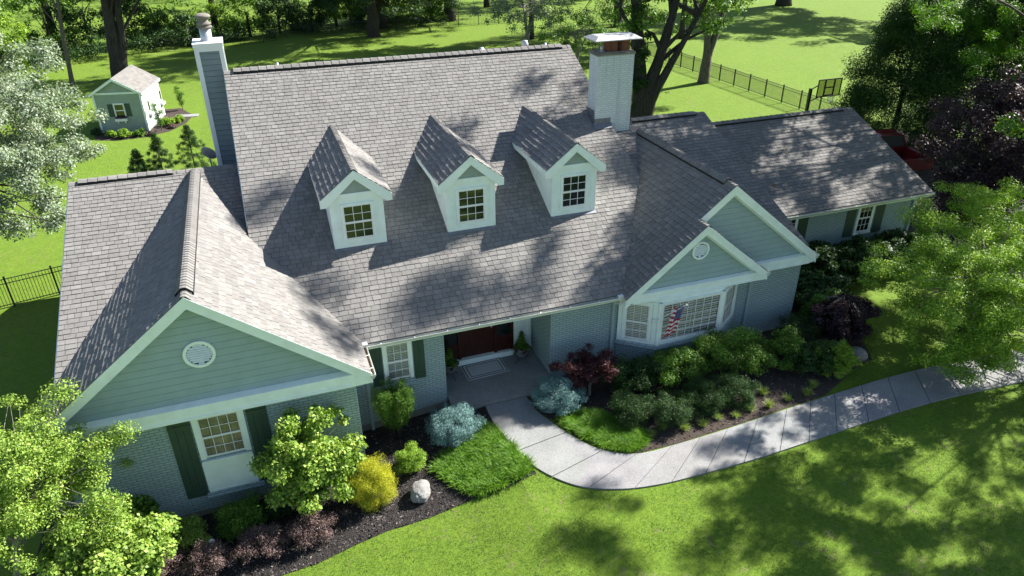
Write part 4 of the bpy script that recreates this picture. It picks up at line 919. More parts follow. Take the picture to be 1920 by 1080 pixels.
def tufts():
    spots = [(9.96, -3.12), (11.02, -3.22), (11.62, -3.26), (12.20, -3.16), (12.75, -3.26), (13.35, -3.16), (13.98, -3.20), (14.72, -3.12), (15.45, -3.12), (10.45, -2.98), (14.2, -2.6), (15.9, -2.85)]
    order = ['leftmost', 'second', 'third', 'fourth', 'fifth', 'sixth', 'seventh', 'eighth']
    lb = ['pale green grass tuft at the left end of the row, beside the ground cover']+['pale green grass tuft, %s from the left in the row along the walkway edge' % o for o in ('third', 'fourth', 'fifth', 'sixth', 'seventh', 'eighth', 'ninth')]+['pale green grass tuft at the right end of the row along the walkway edge', 'pale green grass tuft second from the left in the walkway row, set back a little', 'pale green grass tuft behind the row, below the right end yew', 'pale green grass tuft beneath the gold-tipped shrub']
    first = None
    for i, (x, y) in enumerate(spots):
        if first is None:
            rg = np.random.default_rng(9); P = np.zeros((170, 3)); P[:, :2] = rg.normal(size=(170, 2))*.035
            first = blades('grass_tuft', P, None, .30, .012, L['tuft'], None, .95, 3, 9); o = first
        else: o = first.copy(); COL.objects.link(o)
        o.location = (x, y, G(x)+.015); o.rotation_euler = (0, 0, i*1.3); s_ = .8+.25*rnd.random(); o.scale = (s_, s_, s_*rnd.uniform(.85, 1.1)); tag(o, lb[i], 'grass tuft', 'pale grass tufts along the walkway')
tufts()
def near_grass():
    poly = [(-8, -14), (24, -14), (24, -2.2), (19.5, -1.5), (18.0, -2.4), (16, -3.2), (-8, -3.2)]
    rg = np.random.default_rng(77); P = rg.uniform((-6, -11.5), (23, .5), (420000, 2))
    bad = inpoly(P, BED_L) | inpoly(P, BED_R) | inpoly(P, [p for p in RO]+[p for p in reversed(RI)]) | ((P[:, 1] > -3.3) & (P[:, 0] < 17.3) & (P[:, 0] > -6)) & (P[:, 1] > -3.2)
    P = P[~bad]; k = np.sin(P[:, 0]*2.1+np.sin(P[:, 1]*1.7)*2)+np.sin(P[:, 1]*2.9+P[:, 0]*.9); keep = rg.random(len(P)) < .55+.18*k; P = P[keep]
    P3 = np.column_stack([P, GA(P[:, 0])-.004]); o = blades('grass', P3, None, .055, .012, L['lawnb'], None, 1.1, 1, 78); tag(o, 'short mown grass on the front lawn', 'grass', None, 'stuff')
near_grass()
def bed_chips():
    P = np.vstack([scatter(BED_L, 16000, 5), scatter(BED_R, 9000, 6)]); rg = np.random.default_rng(6); n = len(P)
    a = rg.uniform(0, 6.28, n); t = np.stack([np.cos(a), np.sin(a), rg.normal(size=n)*.35], 1); s_ = nrm(np.cross(t, sph(rg, n))); l = rg.uniform(.012, .04, n)[:, None]; w = l*.35; P = P+np.array([0, 0, .022])
    V_ = np.stack([P-t*l-s_*w, P+t*l-s_*w, P+t*l+s_*w, P-t*l+s_*w], 1).reshape(-1, 3)
    o = mesh_from_np('mulch_chips', V_, np.arange(4*n).reshape(n, 4), M['chips'], None); tag(o, 'loose bark chips scattered over the planting beds', 'mulch', None, 'stuff')
bed_chips()
def boulder(x, y, r, label, seed, rot=0, zs=1.0):
    import mathutils.noise as mn
    import bmesh
    b = bmesh.new(); bmesh.ops.create_icosphere(b, subdivisions=5, radius=1); c, s_ = math.cos(rot), math.sin(rot)
    for v in b.verts:
        p = v.co.copy(); d = 1+.13*mn.noise(p*1.1+Vector((seed, 0, 0)))+.07*mn.noise(p*3+Vector((0, seed, 0)))+.022*mn.noise(p*9); p = p*d; q = Vector((p.x*r[0], p.y*r[1], p.z*r[2])); v.co = Vector((q.x*c-q.y*s_, q.x*s_+q.y*c, q.z))
    me = bpy.data.meshes.new('boulder'); b.to_mesh(me); b.free(); me.materials.append(M['rock']); me.polygons.foreach_set('use_smooth', [True]*len(me.polygons))
    o = bpy.data.objects.new('boulder', me); COL.objects.link(o); o.location = (x, y, G(x)+r[2]*.62); tag(o, label, 'boulder')
boulder(3.25, -2.78, (.26, .36, .26), 'pale egg-shaped boulder on black mulch in front of the house', 3.1, -.5)
boulder(18.45, -2.0, (.22, .30, .22), 'grey boulder half hidden beneath the purple weeping maple', 8.2, .3)
# trees -------------------------------------------------------
def front_left_tree():
    C_, Rr = crown((-4.95, -2.85, 2.9), (1.75, 1.5, 1.5), 110, .36, 61, .3, -.9, .3)
    ex = np.array([[-4.3, -.9, 2.1], [-3.95, -.75, 1.9], [-3.7, -.8, 1.8], [-4.6, -1.0, 2.5], [-5.3, -.5, 3.0], [-5.1, -.2, 2.9], [-5.8, .3, 2.9], [-6.1, .6, 2.8], [-6.3, 1.1, 2.5], [-4.9, -1.2, 2.9], [-3.6, -1.2, 1.6]])
    C_ = np.vstack([C_, ex]); Rr = np.append(Rr, [.22]*len(ex))
    tree('crabapple_tree', 'airy yellow-green small tree with fine twigs at the left corner of the house', 'tree', (-6.0, -3.2, -.75), [((-5.9, -3.1, .4), .09), ((-5.6, -3.0, 1.5), .07), ((-5.2, -2.9, 2.6), .04)], .12, C_, Rr, 56000, .062, 'yg', 'bark_l', 100, 61, kw=dict(asp=.58, up=.5, shell=.6, droop=.4))
    C_, Rr = crown((-4.05, -3.3, .65), (1.4, 1.25, 1.15), 90, .30, 62, .4, -.8, .2)
    tree('redbud_tree', 'dense bright lime big-leaved shrub tree in the lower left corner', 'tree', (-4.1, -3.3, -.75), [((-4.1, -3.3, -.1), .05), ((-4.0, -3.3, .6), .03)], .06, C_, Rr, 28000, .095, 'yg', 'bark', 40, 62, kw=dict(asp=.80, up=.8, shell=.5, droop=.5))
    shrub('shrub', 'dark green broad-leaved shrub against the brick left of the shutter', 'shrub', (-3.95, -1.65, .9), (.6, .35, .55), 22, .2, 1800, .12, 'mid', 63, -.9, kw=dict(asp=.7))
front_left_tree()
def dogwood():
    C_, Rr = crown((20.7, -2.9, 2.6), (2.5, 2.6, 1.7), 170, .34, 71, .3, -.9, .3)
    ex, er = crown((23.2, -3.8, 2.3), (2.8, 2.2, 1.9), 110, .35, 74, .3, -.9); C_ = np.vstack([C_, ex]); Rr = np.append(Rr, er)
    ex, er = crown((20.4, -4.4, 1.3), (1.7, 1.1, .8), 50, .34, 72, .3, -.9); C_ = np.vstack([C_, ex]); Rr = np.append(Rr, er)
    ex, er = crown((24.2, -.8, 3.0), (3.0, 2.2, 1.8), 110, .4, 73, .3, -.9); C_ = np.vstack([C_, ex]); Rr = np.append(Rr, er)
    tree('dogwood_tree', 'broad low spreading bright green tree over the right end of the walkway', 'tree', (22.9, -2.4, -.08), [((22.8, -2.5, .7), .13), ((22.3, -2.6, 1.6), .10), ((21.6, -2.7, 2.4), .06)], .17, C_, Rr, 125000, .085, 'lime', 'bark_l', 130, 71, kw=dict(asp=.42, up=.9, shell=.5, droop=-.1))
dogwood()
def purple_maple():
    C_, Rr = crown((32.6, 4.6, 3.4), (4.0, 3.5, 3.4), 200, .66, 81, .4, -.85, .2); ex, er = crown((29.4, 3.6, 1.5), (1.7, 1.5, 1.3), 34, .5, 82); C_ = np.vstack([C_, ex]); Rr = np.append(Rr, er)
    tree('purple_maple', 'large dark purple-leaved maple beyond the right end of the rear wing', 'tree', (31.4, 5.2, -.08), [((31.3, 5.1, 1.4), .16), ((31.2, 5, 3.0), .1)], .2, C_, Rr, 90000, .13, 'purple', 'bark_d', 60, 81, kw=dict(asp=.5, up=.5, shell=.5))
purple_maple()
def arb(x, y, r, h, label, seed, n=110000, lm='vdark', name='arborvitae', size=.14):
    K = 280; rg = np.random.default_rng(seed); z = rg.random(K)**.9*h; a = rg.uniform(0, 6.28, K); q = r*(1-(z/h)**2.2*.75)*rg.uniform(.25, 1.02, K)**.6
    C_ = np.stack([x+q*np.cos(a), y+q*np.sin(a), z+G(x)+.2], 1)
    tree(name, label, 'tree', (x, y, G(x)), [((x, y, h*.5), r*.03), ((x, y, h*.9), r*.012)], r*.045, C_, np.full(K, .24*r)*rg.uniform(.7, 1.3, K), n, size, lm, 'bark_d', 40, seed, kw=dict(asp=.4, up=.3, droop=.1), crown_name='crown')
arb(38.9, 17.2, 3.6, 8.2, 'wide dark evergreen beyond the red truck, left one of the pair', 91)
arb(39.9, 12.9, 3.8, 8.8, 'wide dark evergreen beyond the red truck, right one of the pair', 92)
def locust():
    C_, Rr = crown((42.5, 12.0, 7.2), (5.5, 4.5, 3.2), 110, .8, 93, .4, -.7); C2, R2 = crown((37.8, 9.6, 6.3), (3.6, 2.4, 1.5), 50, .6, 94, .3, -.8)
    C3, R3 = crown((39.6, 13.6, 7.6), (5.2, 3.6, 1.6), 70, .6, 95, .3, -.8); C_ = np.vstack([C_, C2, C3]); Rr = np.concatenate([Rr, R2, R3])
    tree('locust_tree', 'feathery bright green tree leaning over the dark evergreens at the right edge', 'tree', (44.5, 13, -.08), [((44.4, 13, 3), .22), ((44, 12.7, 6), .14), ((43.6, 12.5, 9), .06)], .28, C_, Rr, 110000, .14, 'loc', 'bark', 60, 93, kw=dict(asp=.25, up=.9, shell=.6))
locust()
def big_tree(name, label, x, y, stems, cr, K, rs, n, size, lm, seed, bm='bark', r0=.5, nb=50, group=None, ivy=False, kw={}, extra_c=None):
    t = thing(name, label, 'tree', (x, y, G(x)), 0, group); C_, Rr = crown(*cr, K, rs, seed, .4, -.7)
    if extra_c is not None: a, b = extra_c; C_ = np.vstack([C_, a]); Rr = np.append(Rr, b)
    mb = MB(); q = random.Random(seed)
    for st in stems:
        pts = [Vector((x, y, G(x)-.2))]+[Vector(p) for p, r in st]; rr = [r0*1.25]+[r for p, r in st]; P2 = []; Q2 = []
        for i in range(len(pts)-1):
            k = 5
            for j in range(k): P2.append(pts[i].lerp(pts[i+1], j/k)+Vector((q.uniform(-1, 1), q.uniform(-1, 1), 0))*.05*rr[i]*(j > 0)); Q2.append(lerp(rr[i], rr[i+1], (j/k)**.6)*q.uniform(.95, 1.05))
        P2.append(pts[-1]); Q2.append(rr[-1]); mb.tube(P2, Q2, 12)
        for c in C_[q.sample(range(len(C_)), min(len(C_), nb//len(stems)))]:
            a = P2[q.randrange(len(P2)//2, len(P2))]; c = Vector(c); mb.tube([a, a.lerp(c, .4)+Vector((0, 0, .4)), c], [.12*r0/.5, .07*r0/.5, .02], 5, False)
    mb.build('trunk', M[bm], t, True); leaves('crown', C_, Rr, n, size, L[lm], t, seed, **({'asp': .6, 'up': .6} | kw)); return t
# large multi-stem tree with ivy behind the brick chimney
t_ = big_tree('maple_tree', 'massive multi-stemmed tree with an ivy-covered fork behind the brick chimney', 23.2, 22.3, [[((23.4, 22.4, 2.2), .55), ((23.0, 22.6, 5.5), .40), ((22.2, 22.8, 12), .2)], [((23.6, 22.2, 2.4), .5), ((24.6, 22.2, 5.8), .30), ((26.2, 22.4, 12), .12)], [((23.8, 22.0, 2.3), .4), ((25.6, 21.5, 6.0), .16), ((28.4, 21, 12), .08)]], ((24, 23, 12.5), (6.5, 6, 4.2)), 110, .95, 48000, .17, 'mid', 111, 'bark_d', .72, 30, extra_c=crown((25.3, 22.8, 7.4), (4.8, 2.6, 1.9), 60, .55, 114))
C2, R2 = crown((22.6, 22.1, 5.2), (.85, .6, 3.0), 40, .30, 112, .5, -1); leaves('ivy', C2, R2, 4500, .12, L['dark'], t_, 113, asp=.8)
t_ = big_tree('birch_clump', 'slender multi-stemmed tree in the back lawn beside the black fence', 35.2, 33.3, [[((35.3, 33.3, 1.8), .36), ((35.0, 33.4, 5), .22), ((34.5, 33.5, 9), .1)], [((35.3, 33.3, 1.8), .34), ((36.3, 33.4, 5), .2), ((37.8, 33.5, 10), .08)]], ((35.5, 33.6, 9.5), (4, 4, 3.8)), 60, .7, 12000, .16, 'mid', 121, 'bark', .42, 30, extra_c=crown((34.6, 33.2, 5.4), (2.4, 1.6, 1.8), 34, .4, 122))
# woods and yard trees behind
big_tree('oak_tree', 'tall dark double-trunked tree right behind the garden shed', -10.0, 55.5, [[((-9.7, 55.6, 4), .48), ((-8.6, 55.9, 14), .36)], [((-9.0, 55.5, 3), .30), ((-8.0, 55.6, 13), .2)]], ((-3.5, 54.5, 12.8), (10.5, 7, 4.0)), 150, 1.2, 34000, .30, 'dark', 131, 'bark_d', .62, 30)
big_tree('sapling_tree', 'thin leaning bare-trunked tree left of the garden shed', -13.16, 51.7, [[((-12.7, 51.8, 4), .15), ((-11.6, 52, 12), .09)]], ((-14.8, 52.5, 13), (3.5, 3.5, 2.5)), 24, .9, 3500, .25, 'mid', 132, 'bark', .17, 12)
def conifer(x, y, h, r, label, seed, n=42000, z0=1.6, lm='dark', r0=.4, top=None):
    K = 110; rg = np.random.default_rng(seed); z = z0+rg.random(K)**1.1*(h-z0); a = rg.uniform(0, 6.28, K); q = r*(1-(z-z0)/(h-z0))**.8*rg.uniform(.3, 1.02, K)
    C_ = np.stack([x+q*np.cos(a), y+q*np.sin(a), z+G(x)], 1)
    tree('spruce_tree', label, 'tree', (x, y, G(x)), [((x, y, h*.5), r0*.6), ((x, y, h*.95), r0*.15)], r0, *((C_, np.full(K, .2*r)*rg.uniform(.7, 1.4, K)) if top is None else (lambda a, b: (np.vstack([C_, a]), np.append(np.full(K, .2*r), b)))(*crown(*top))), n if top is None else n+38000, .26, lm, 'bark_d', 60, seed, kw=dict(asp=.25, up=.3, droop=.5, shell=.7, flat=.4))
conifer(14.1, 64.1, 17, 6.2, 'broad dark conifer on the back lawn, left one of the close pair', 141, z0=2.9, r0=.62, top=((13, 60, 11.5), (9, 5, 3.6), 110, 1.1, 146))
conifer(15.9, 69.2, 18, 6.2, 'broad dark conifer on the back lawn, right one of the close pair', 142, z0=2.6, r0=.6, top=((12.5, 65.5, 12), (8.5, 5, 3.6), 90, 1.1, 145))
conifer(24.6, 71.4, 18, 6.4, 'dark conifer standing alone on the back lawn right of the pair', 143, z0=2.4, r0=.65, top=((26, 69, 12), (10, 6, 3.8), 110, 1.2, 147))
conifer(41.2, 60.0, 16, 6.4, 'dense dark conifer with drooping skirts above the brick chimney cap', 144, 20000, z0=.8, r0=.5)
big_tree('oak_tree', 'tall trunk on the far lawn at the top edge, right of the slender multi-stemmed tree', 69.2, 66.8, [[((69, 67, 4), .7), ((68, 67, 14), .4)]], ((71, 61, 13), (14, 9, 5.5)), 150, 1.6, 44000, .4, 'mid', 151, 'bark_d', .9, 26)
big_tree('oak_tree', 'thick pale-barked trunk rising above the evergreens, left of the leaning one', 77.4, 45.4, [[((77.3, 45.4, 5), .95), ((77, 45.4, 15), .7)]], ((82, 50, 15), (8, 7, 4)), 60, 1.5, 9000, .4, 'mid', 152, 'bark', 1.0, 26)
big_tree('oak_tree', 'pale-barked trunk at the upper right corner, leaning right', 83.0, 44.6, [[((83.6, 44.6, 5), .75), ((85.6, 44.6, 15), .6)]], ((92, 50, 15), (8, 7, 4)), 50, 1.5, 7000, .4, 'mid', 153, 'bark_l', .7, 26)
t_ = big_tree('ornamental_pear', 'grey-green airy tree with pale leaves left of the conifer above the chimney', 27.6, 53.5, [[((27.6, 53.5, 1.5), .12), ((27.2, 53.6, 4), .07)], [((27.9, 53.5, 1.5), .1), ((28.9, 53.6, 3.8), .06)]], ((27.6, 53.8, 3.4), (4.6, 3.2, 2.4)), 80, .75, 11000, .17, 'silver', 161, 'bark_l', .14, 44, kw=dict(shell=.8))
big_tree('understory_tree', 'scraggly green tree below the grey-green airy tree, just above the roof ridge', 28.2, 42.6, [[((28.2, 42.6, 1.2), .10), ((27.9, 42.7, 3), .06)], [((28.4, 42.6, 1.2), .09), ((29.4, 42.7, 3), .05)]], ((28.4, 42.8, 2.4), (4.0, 2.6, 2.0)), 56, .6, 8000, .15, 'mid', 162, 'bark_l', .12, 40, kw=dict(shell=.9))
# silver-leaved tree at the left edge
def silver_tree():
    C_, Rr = crown((-9.7, 15.2, 6.0), (4.1, 4.4, 4.2), 230, .62, 171, .4, -.9, .2)
    ex = np.array([[-7.0, 12.2, 3.6], [-6.9, 12.0, 3.0], [-6.7, 12.1, 3.3], [-7.2, 12.4, 2.7], [-6.3, 12.8, 5.4], [-6.0, 12.6, 5.0], [-6.2, 12.4, 4.6]]); C_ = np.vstack([C_, ex]); Rr = np.append(Rr, [.35]*7)
    tree('silver_maple', 'large tree with silvery pale leaves along the left edge', 'tree', (-11.5, 16.5, -.75), [((-11.4, 16.4, 1.8), .30), ((-11, 16, 4), .2), ((-10.6, 15.8, 6.5), .1)], .38, C_, Rr, 120000, .115, 'silver', 'bark', 90, 171, kw=dict(asp=.55, shell=.5))
silver_tree()
# trees out of frame to the right and above, whose crowns shade the lawn and the rear wing
big_tree('shade_tree', 'tall slim-trunked tree behind the grey-green airy tree, its crown above the picture', 29.3, 56.5, [[((29.2, 56.5, 5), .2), ((27.5, 55, 12), .12)]], ((27.5, 53.5, 11), (10.5, 6.5, 3.6)), 190, 1.1, 60000, .28, 'mid', 183, 'bark_d', .26, 30)
big_tree('shade_tree', 'tall shade tree behind the black fence near the dense conifer', 44, 51, [[((44, 51, 5), .25), ((42, 51, 12), .12)]], ((40, 50, 11.5), (8, 6, 3.8)), 120, 1.2, 40000, .28, 'mid', 184, 'bark_d', .3, 30)
big_tree('shade_tree', 'tall shade tree beyond the right edge of the front lawn', 30.5, -3.5, [[((30.3, -3.6, 4), .18), ((29.5, -4, 9), .1)]], ((26.6, -5.8, 8.6), (6.8, 4.9, 2.6)), 330, .42, 95000, .11, 'mid', 181, 'bark', .22, 14, extra_c=crown((25.2, -3.0, 13.6), (4, 3.2, 1.6), 18, .6, 187))
big_tree('shade_tree', 'tall shade tree beyond the right end of the driveway', 41, 7.5, [[((40, 7.5, 6), .4), ((36, 7.5, 12), .25)]], ((32.6, 7.6, 14.0), (9.2, 7.2, 4.6)), 270, .85, 90000, .20, 'mid', 182, 'bark', .4, 24, extra_c=crown((28.5, 7.5, 22), (7, 5.5, 3), 24, .8, 186))
# ================================================================ distant woods along the back boundary
def woods():
    q = random.Random(44); kinds = ['mid', 'dark', 'lime', 'mid', 'dark', 'vdark']
    desc = {'mid': 'mid green', 'dark': 'dark green', 'lime': 'sunlit lime green', 'vdark': 'very dark green'}
    xs = [-27, -23.5, -20.5, -17.2, -14.0, -11.0, -7.8, -4.6, -1.6, 1.6, 4.8, 8.2, 11.2, 15.2, 19.0, 22.6]
    WH = ['hidden off the left edge behind the silvery tree', 'at the far left edge behind the silvery tree', 'in the upper left corner above the silvery tree', 'left of the thin leaning bare trunk', 'between the thin leaning trunk and the double-trunked tree',
          'directly behind the double-trunked tree', 'just right of the double-trunked tree by the shed', 'directly behind the round flue cap of the siding chimney', 'just right of the round flue cap of the siding chimney', 'behind the left end of the main roof ridge', 'above the first vent pipe on the main ridge',
          'left of the close pair of conifers', 'touching the left conifer of the close pair', 'behind the close pair of conifers', 'between the close pair of conifers and the lone conifer', 'just left of the lone conifer']
    WL = ['off the left edge beyond the silvery tree', 'behind the thin leaning trunk', 'behind the hedge by the siding chimney', 'behind the hedge above the main ridge centre left', 'behind the hedge next to the close pair of conifers', 'right of the lone conifer', 'above the brick chimney cap', 'above the massive forked tree behind the chimney']
    for i, x in enumerate(xs):
        y = 72+q.uniform(-2, 3)-(0 if i > 5 else (5-i)*2.2); r = q.uniform(2.2, 3.0); h = q.uniform(3.4, 5.2) if i > 5 else q.uniform(5.5, 8); lm = kinds[i % 6]
        nm = 'hedgerow_tree'; where = WH[i]
        z0 = G(x); C_, Rr = crown((x, y, z0+h*.5), (r, r*.8, h*.55), 34, .85, 200+i, .4, -.9)
        tree(nm, '%s bushy tree, %s' % (desc[lm], where), 'tree', (x, y, z0), [((x, y, z0+h*.5), .10)], .16, C_, Rr, 5200, .24, lm, 'bark_d', 14, 200+i, 'bushy trees along the back boundary', kw=dict(asp=.6, shell=.7))
    for i, (x, y) in enumerate(((-22, 66), (-17, 70), (-2, 74), (6.5, 79), (12, 83), (32, 80), (46, 82), (56, 86))):
        big_tree('woodland_tree', 'tall dark woodland tree, '+WL[i], x, y, [[((x+q.uniform(-.4, .4), y, 5), .3), ((x+q.uniform(-1, 1), y, 15), .2)]], ((x, y, 14), (6, 5, 4.5)), 34, 1.5, 4200, .42, 'dark', 230+i, 'bark_d', .38, 16, 'tall woodland trees behind the back boundary')
    # a belt of low ground growth
    rg = np.random.default_rng(5); n = 260; C_ = np.stack([rg.uniform(-28, 24, n), 70+rg.uniform(-1.5, 6, n), rg.uniform(-.4, .9, n)], 1); C_[:, 1] -= np.clip(-4-C_[:, 0], 0, 99)*.45
    o = leaves('undergrowth', C_, np.full(n, .9), 30000, .22, L['dark'], None, 6); tag(o, 'tangled low undergrowth along the back boundary', 'undergrowth', None, 'stuff')
    n = 200; C_ = np.stack([rg.uniform(-40, 120, n), rg.uniform(96, 120, n), rg.uniform(0, 7, n)], 1)
    o = leaves('far_woods', C_, np.full(n, 2.6), 30000, .5, L['mid'], None, 7); tag(o, 'far wood beyond the back lawn reading as one green mass', 'wood', None, 'stuff')
woods()
for i, (x, y, r, h, lb) in enumerate(((-6.05, 27.4, .55, 1.5, 'small young evergreen behind the left wing roof, leftmost of three'), (-4.9, 27.6, .65, 2.3, 'young evergreen behind the left wing roof, middle of three'), (-3.05, 26.6, .85, 2.8, 'young evergreen beside the tall siding chimney, rightmost of three'))):
    K = 110; r *= 1.35; rg = np.random.default_rng(300+i); z = rg.random(K)**1.3*h; a = rg.uniform(0, 6.28, K); q = r*(1-z/h)**.8*rg.uniform(.3, 1.2, K)
    C_ = np.stack([x+q*np.cos(a), y+q*np.sin(a), z+G(x)+.15], 1)
    tree('young_spruce', lb, 'tree', (x, y, G(x)), [((x, y, h*.9+G(x)), .015)], .04, C_, np.full(K, .15), 14000, .10, 'dark', 'bark_d', 50, 300+i, 'young evergreens behind the left wing', kw=dict(asp=.2, up=.3, fold=0))
# ================================================================ SHED
def shed():
    x, y, z0 = -9.35, 37.9, -.75
    t = thing('garden_shed', 'small grey green garden shed with white trim and shingled gable roof on the back lawn', 'shed', (x, y, z0), R(-11)); W_, D_, H_ = 3.05, 4.1, 2.72; zr = 3.68; ov = .16
    def B(mb, nm, m, par=t): 
        o = mb.build(nm, m, par, local=True); return o
    mb = MB(); mb.box(0, W_, 0, D_, .05, H_); mb.slab([(0, 0, H_), (W_, 0, H_), (W_/2, 0, zr-.08)], (0, D_, 0)); B(mb, 'wall', M['lattice'])
    g = MB()
    for i in range(15): g.box(W_*i/15-.006, W_*i/15+.006, -.006, .0, .05, H_)
    B(g, 'batten', M['shut'] if 0 else M['lattice'])
    r = MB()
    for sx in (-1, 1):
        c = W_/2; e = c+sx*(W_/2+ov); ze = H_-.06
        r.slab([(c, -ov, zr), (e, -ov, ze), (e, D_+ov, ze), (c, D_+ov, zr)], (0, 0, -.05))
    o = B(fixrec(r), 'roof', M['sh'])
    s = MB(); rg = random.Random(3)
    for sx in (-1, 1):
        c = W_/2; k = 0
        ln = W_/2+ov; n = 11
        for j in range(n):
            a0 = j/n; a1 = (j+1)/n+.01; yy = -ov
            while yy < D_+ov:
                w = rg.uniform(.2, .36); y1 = min(yy+w, D_+ov); za = zr-(zr-H_+.06)*a0; zb = zr-(zr-H_+.06)*a1
                s.add([(c+sx*ln*a0, yy, za+.006), (c+sx*ln*a1, yy, zb+.02), (c+sx*ln*a1, y1, zb+.02), (c+sx*ln*a0, y1, za+.006), (c+sx*ln*a1, yy, zb), (c+sx*ln*a1, y1, zb)], [(0, 1, 2, 3), (1, 4, 5, 2)]); yy += w
    so_ = s.build('shingles', M['sh2'], o, local=True); so_.location = (0, 0, 0)
    tr = MB()
    for sx in (-1, 1):
        c = W_/2; e = c+sx*(W_/2+ov+.01); ze = H_-.06
        for yy in (-ov-.03, D_+ov): tr.slab([(c, yy, zr-.01), (e, yy, ze-.01), (e, yy, ze-.18), (c, yy, zr-.19)], (0, .03, 0))
        tr.box(e-.02*sx, e, -ov, D_+ov, ze-.17, ze-.02)
    tr.box(0, W_, -.035, 0, H_-.12, H_); tr.box(-.02, .10, -.03, .0, .05, H_-.1); tr.box(W_-.1, W_+.02, -.03, 0, .05, H_-.1); tr.box(W_, W_+.025, -.03, .1, .05, H_-.1); tr.box(W_, W_+.025, D_-.1, D_+.02, .05, H_-.1)
    B(fixrec(tr), 'trim', M['white'])
    b = MB(); b.box(-.02, W_+.02, -.02, D_+.02, -.3, .05); B(b, 'base', M['concrete_found'])
    # front window + shutters + flower box, all in shed space
    w = MB(); w.box(1.15, 1.23, -.04, 0, 1.05, 2.0); w.box(1.77, 1.85, -.04, 0, 1.05, 2.0); w.box(1.23, 1.77, -.04, 0, 1.9, 2.0); w.box(1.23, 1.77, -.04, 0, 1.48, 1.54); B(w, 'window', M['white2'])
    p = MB(); p.box(1.23, 1.77, -.012, -.004, 1.05, 1.9); B(p, 'pane', M['glass_dark'])
    for x0 in (.78, 1.88): s = MB(); s.box(x0, x0+.33, -.03, 0, 1.1, 1.95); B(s, 'shutter', M['shut'])
    f = MB(); f.box(1.12, 1.88, -.25, -.02, .82, 1.0); f.box(1.25, 1.3, -.2, 0, .68, .82); f.box(1.7, 1.75, -.2, 0, .68, .82); B(f, 'flower_box', M['white2'])
    fl = leaves('flowers', [(1.2+.1*i, -.14, 1.08) for i in range(7)], [.1]*7, 600, .06, L['pinkp'], None, 3); fl.parent = t
    d = MB(); d.box(W_, W_+.03, 2.3, 2.38, .1, 2.1); d.box(W_, W_+.03, 3.3, 3.38, .1, 2.1); d.box(W_, W_+.03, 2.3, 3.38, 2.1, 2.2); d.box(W_, W_+.02, 2.38, 3.3, .1, 2.1); B(d, 'door', M['white2'])
    for y0 in (.8, 3.7):
        d = MB(); d.box(W_, W_+.03, y0, y0+.5, 1.1, 1.9); B(d, 'window', M['white2']); e = MB(); e.box(W_+.03, W_+.035, y0+.07, y0+.43, 1.17, 1.83); B(e, 'pane', M['glass_dark'])
        k = MB(); k.box(W_+.02, W_+.2, y0-.05, y0+.55, .85, 1.0); B(k, 'flower_box', M['white2'])
def fixrec(mb): return mb
shed()
SH = [(-8.6, 36.7, .45, 'lime', 'bright lime mound at the front left of the garden shed'), (-7.75, 36.3, .55, 'lime', 'bright lime mound in front of the middle of the garden shed'), (-6.85, 36.3, .42, 'mid', 'green leafy shrub in front of the garden shed, right of the lime mounds'),
      (-6.15, 36.15, .26, 'pinkp', 'small plum shrub at the front right corner of the garden shed'), (-5.2, 38.2, .55, 'lime', 'lime green shrub beside the right wall of the garden shed'), (-4.55, 39.0, .45, 'lime', 'lime green shrub near the stepping stone by the garden shed'), (-4.9, 37.5, .28, 'pinkp', 'small plum shrub beside the right wall of the garden shed'), (-9.6, 37.6, .4, 'dark', 'dark shrub at the left corner of the garden shed')]
for i, (x, y, r, lm, lb) in enumerate(SH): r *= .78; shrub('shrub', lb, 'shrub', (x, y, r*.6), (r, r, r*.7), 22, r*.35, 1600, .09, lm, 320+i, -.5)
for i, (x, y, h, lb) in enumerate(((-5.55, 37.2, 1.7, 'slender upright shrub at the right front corner of the garden shed'), (-4.4, 42.4, 1.6, 'slender upright shrub right of the far end of the garden shed'))):
    C_ = [(x+.25*(j/6)*math.sin(j*2), y+.25*(j/6)*math.cos(j*2), G(x)+.5+(h-.5)*j/6) for j in range(7)]
    tree('upright_shrub', lb, 'shrub', (x, y, G(x)), [((x, y, G(x)+h*.6), .02)], .03, np.array(C_), np.full(7, .24), 1500, .08, 'mid', 'bark', 7, 340+i, crown_name='foliage')
mb = MB(); mb.slab([(-4.9, 40.3, -.71), (-3.3, 40.0, -.71), (-3.2, 40.7, -.71), (-4.8, 41.0, -.71)], (0, 0, -.06)); tag(mb.build('paving_stone', M['conc']), 'pale stone slab on the ground right of the garden shed', 'paving slab')
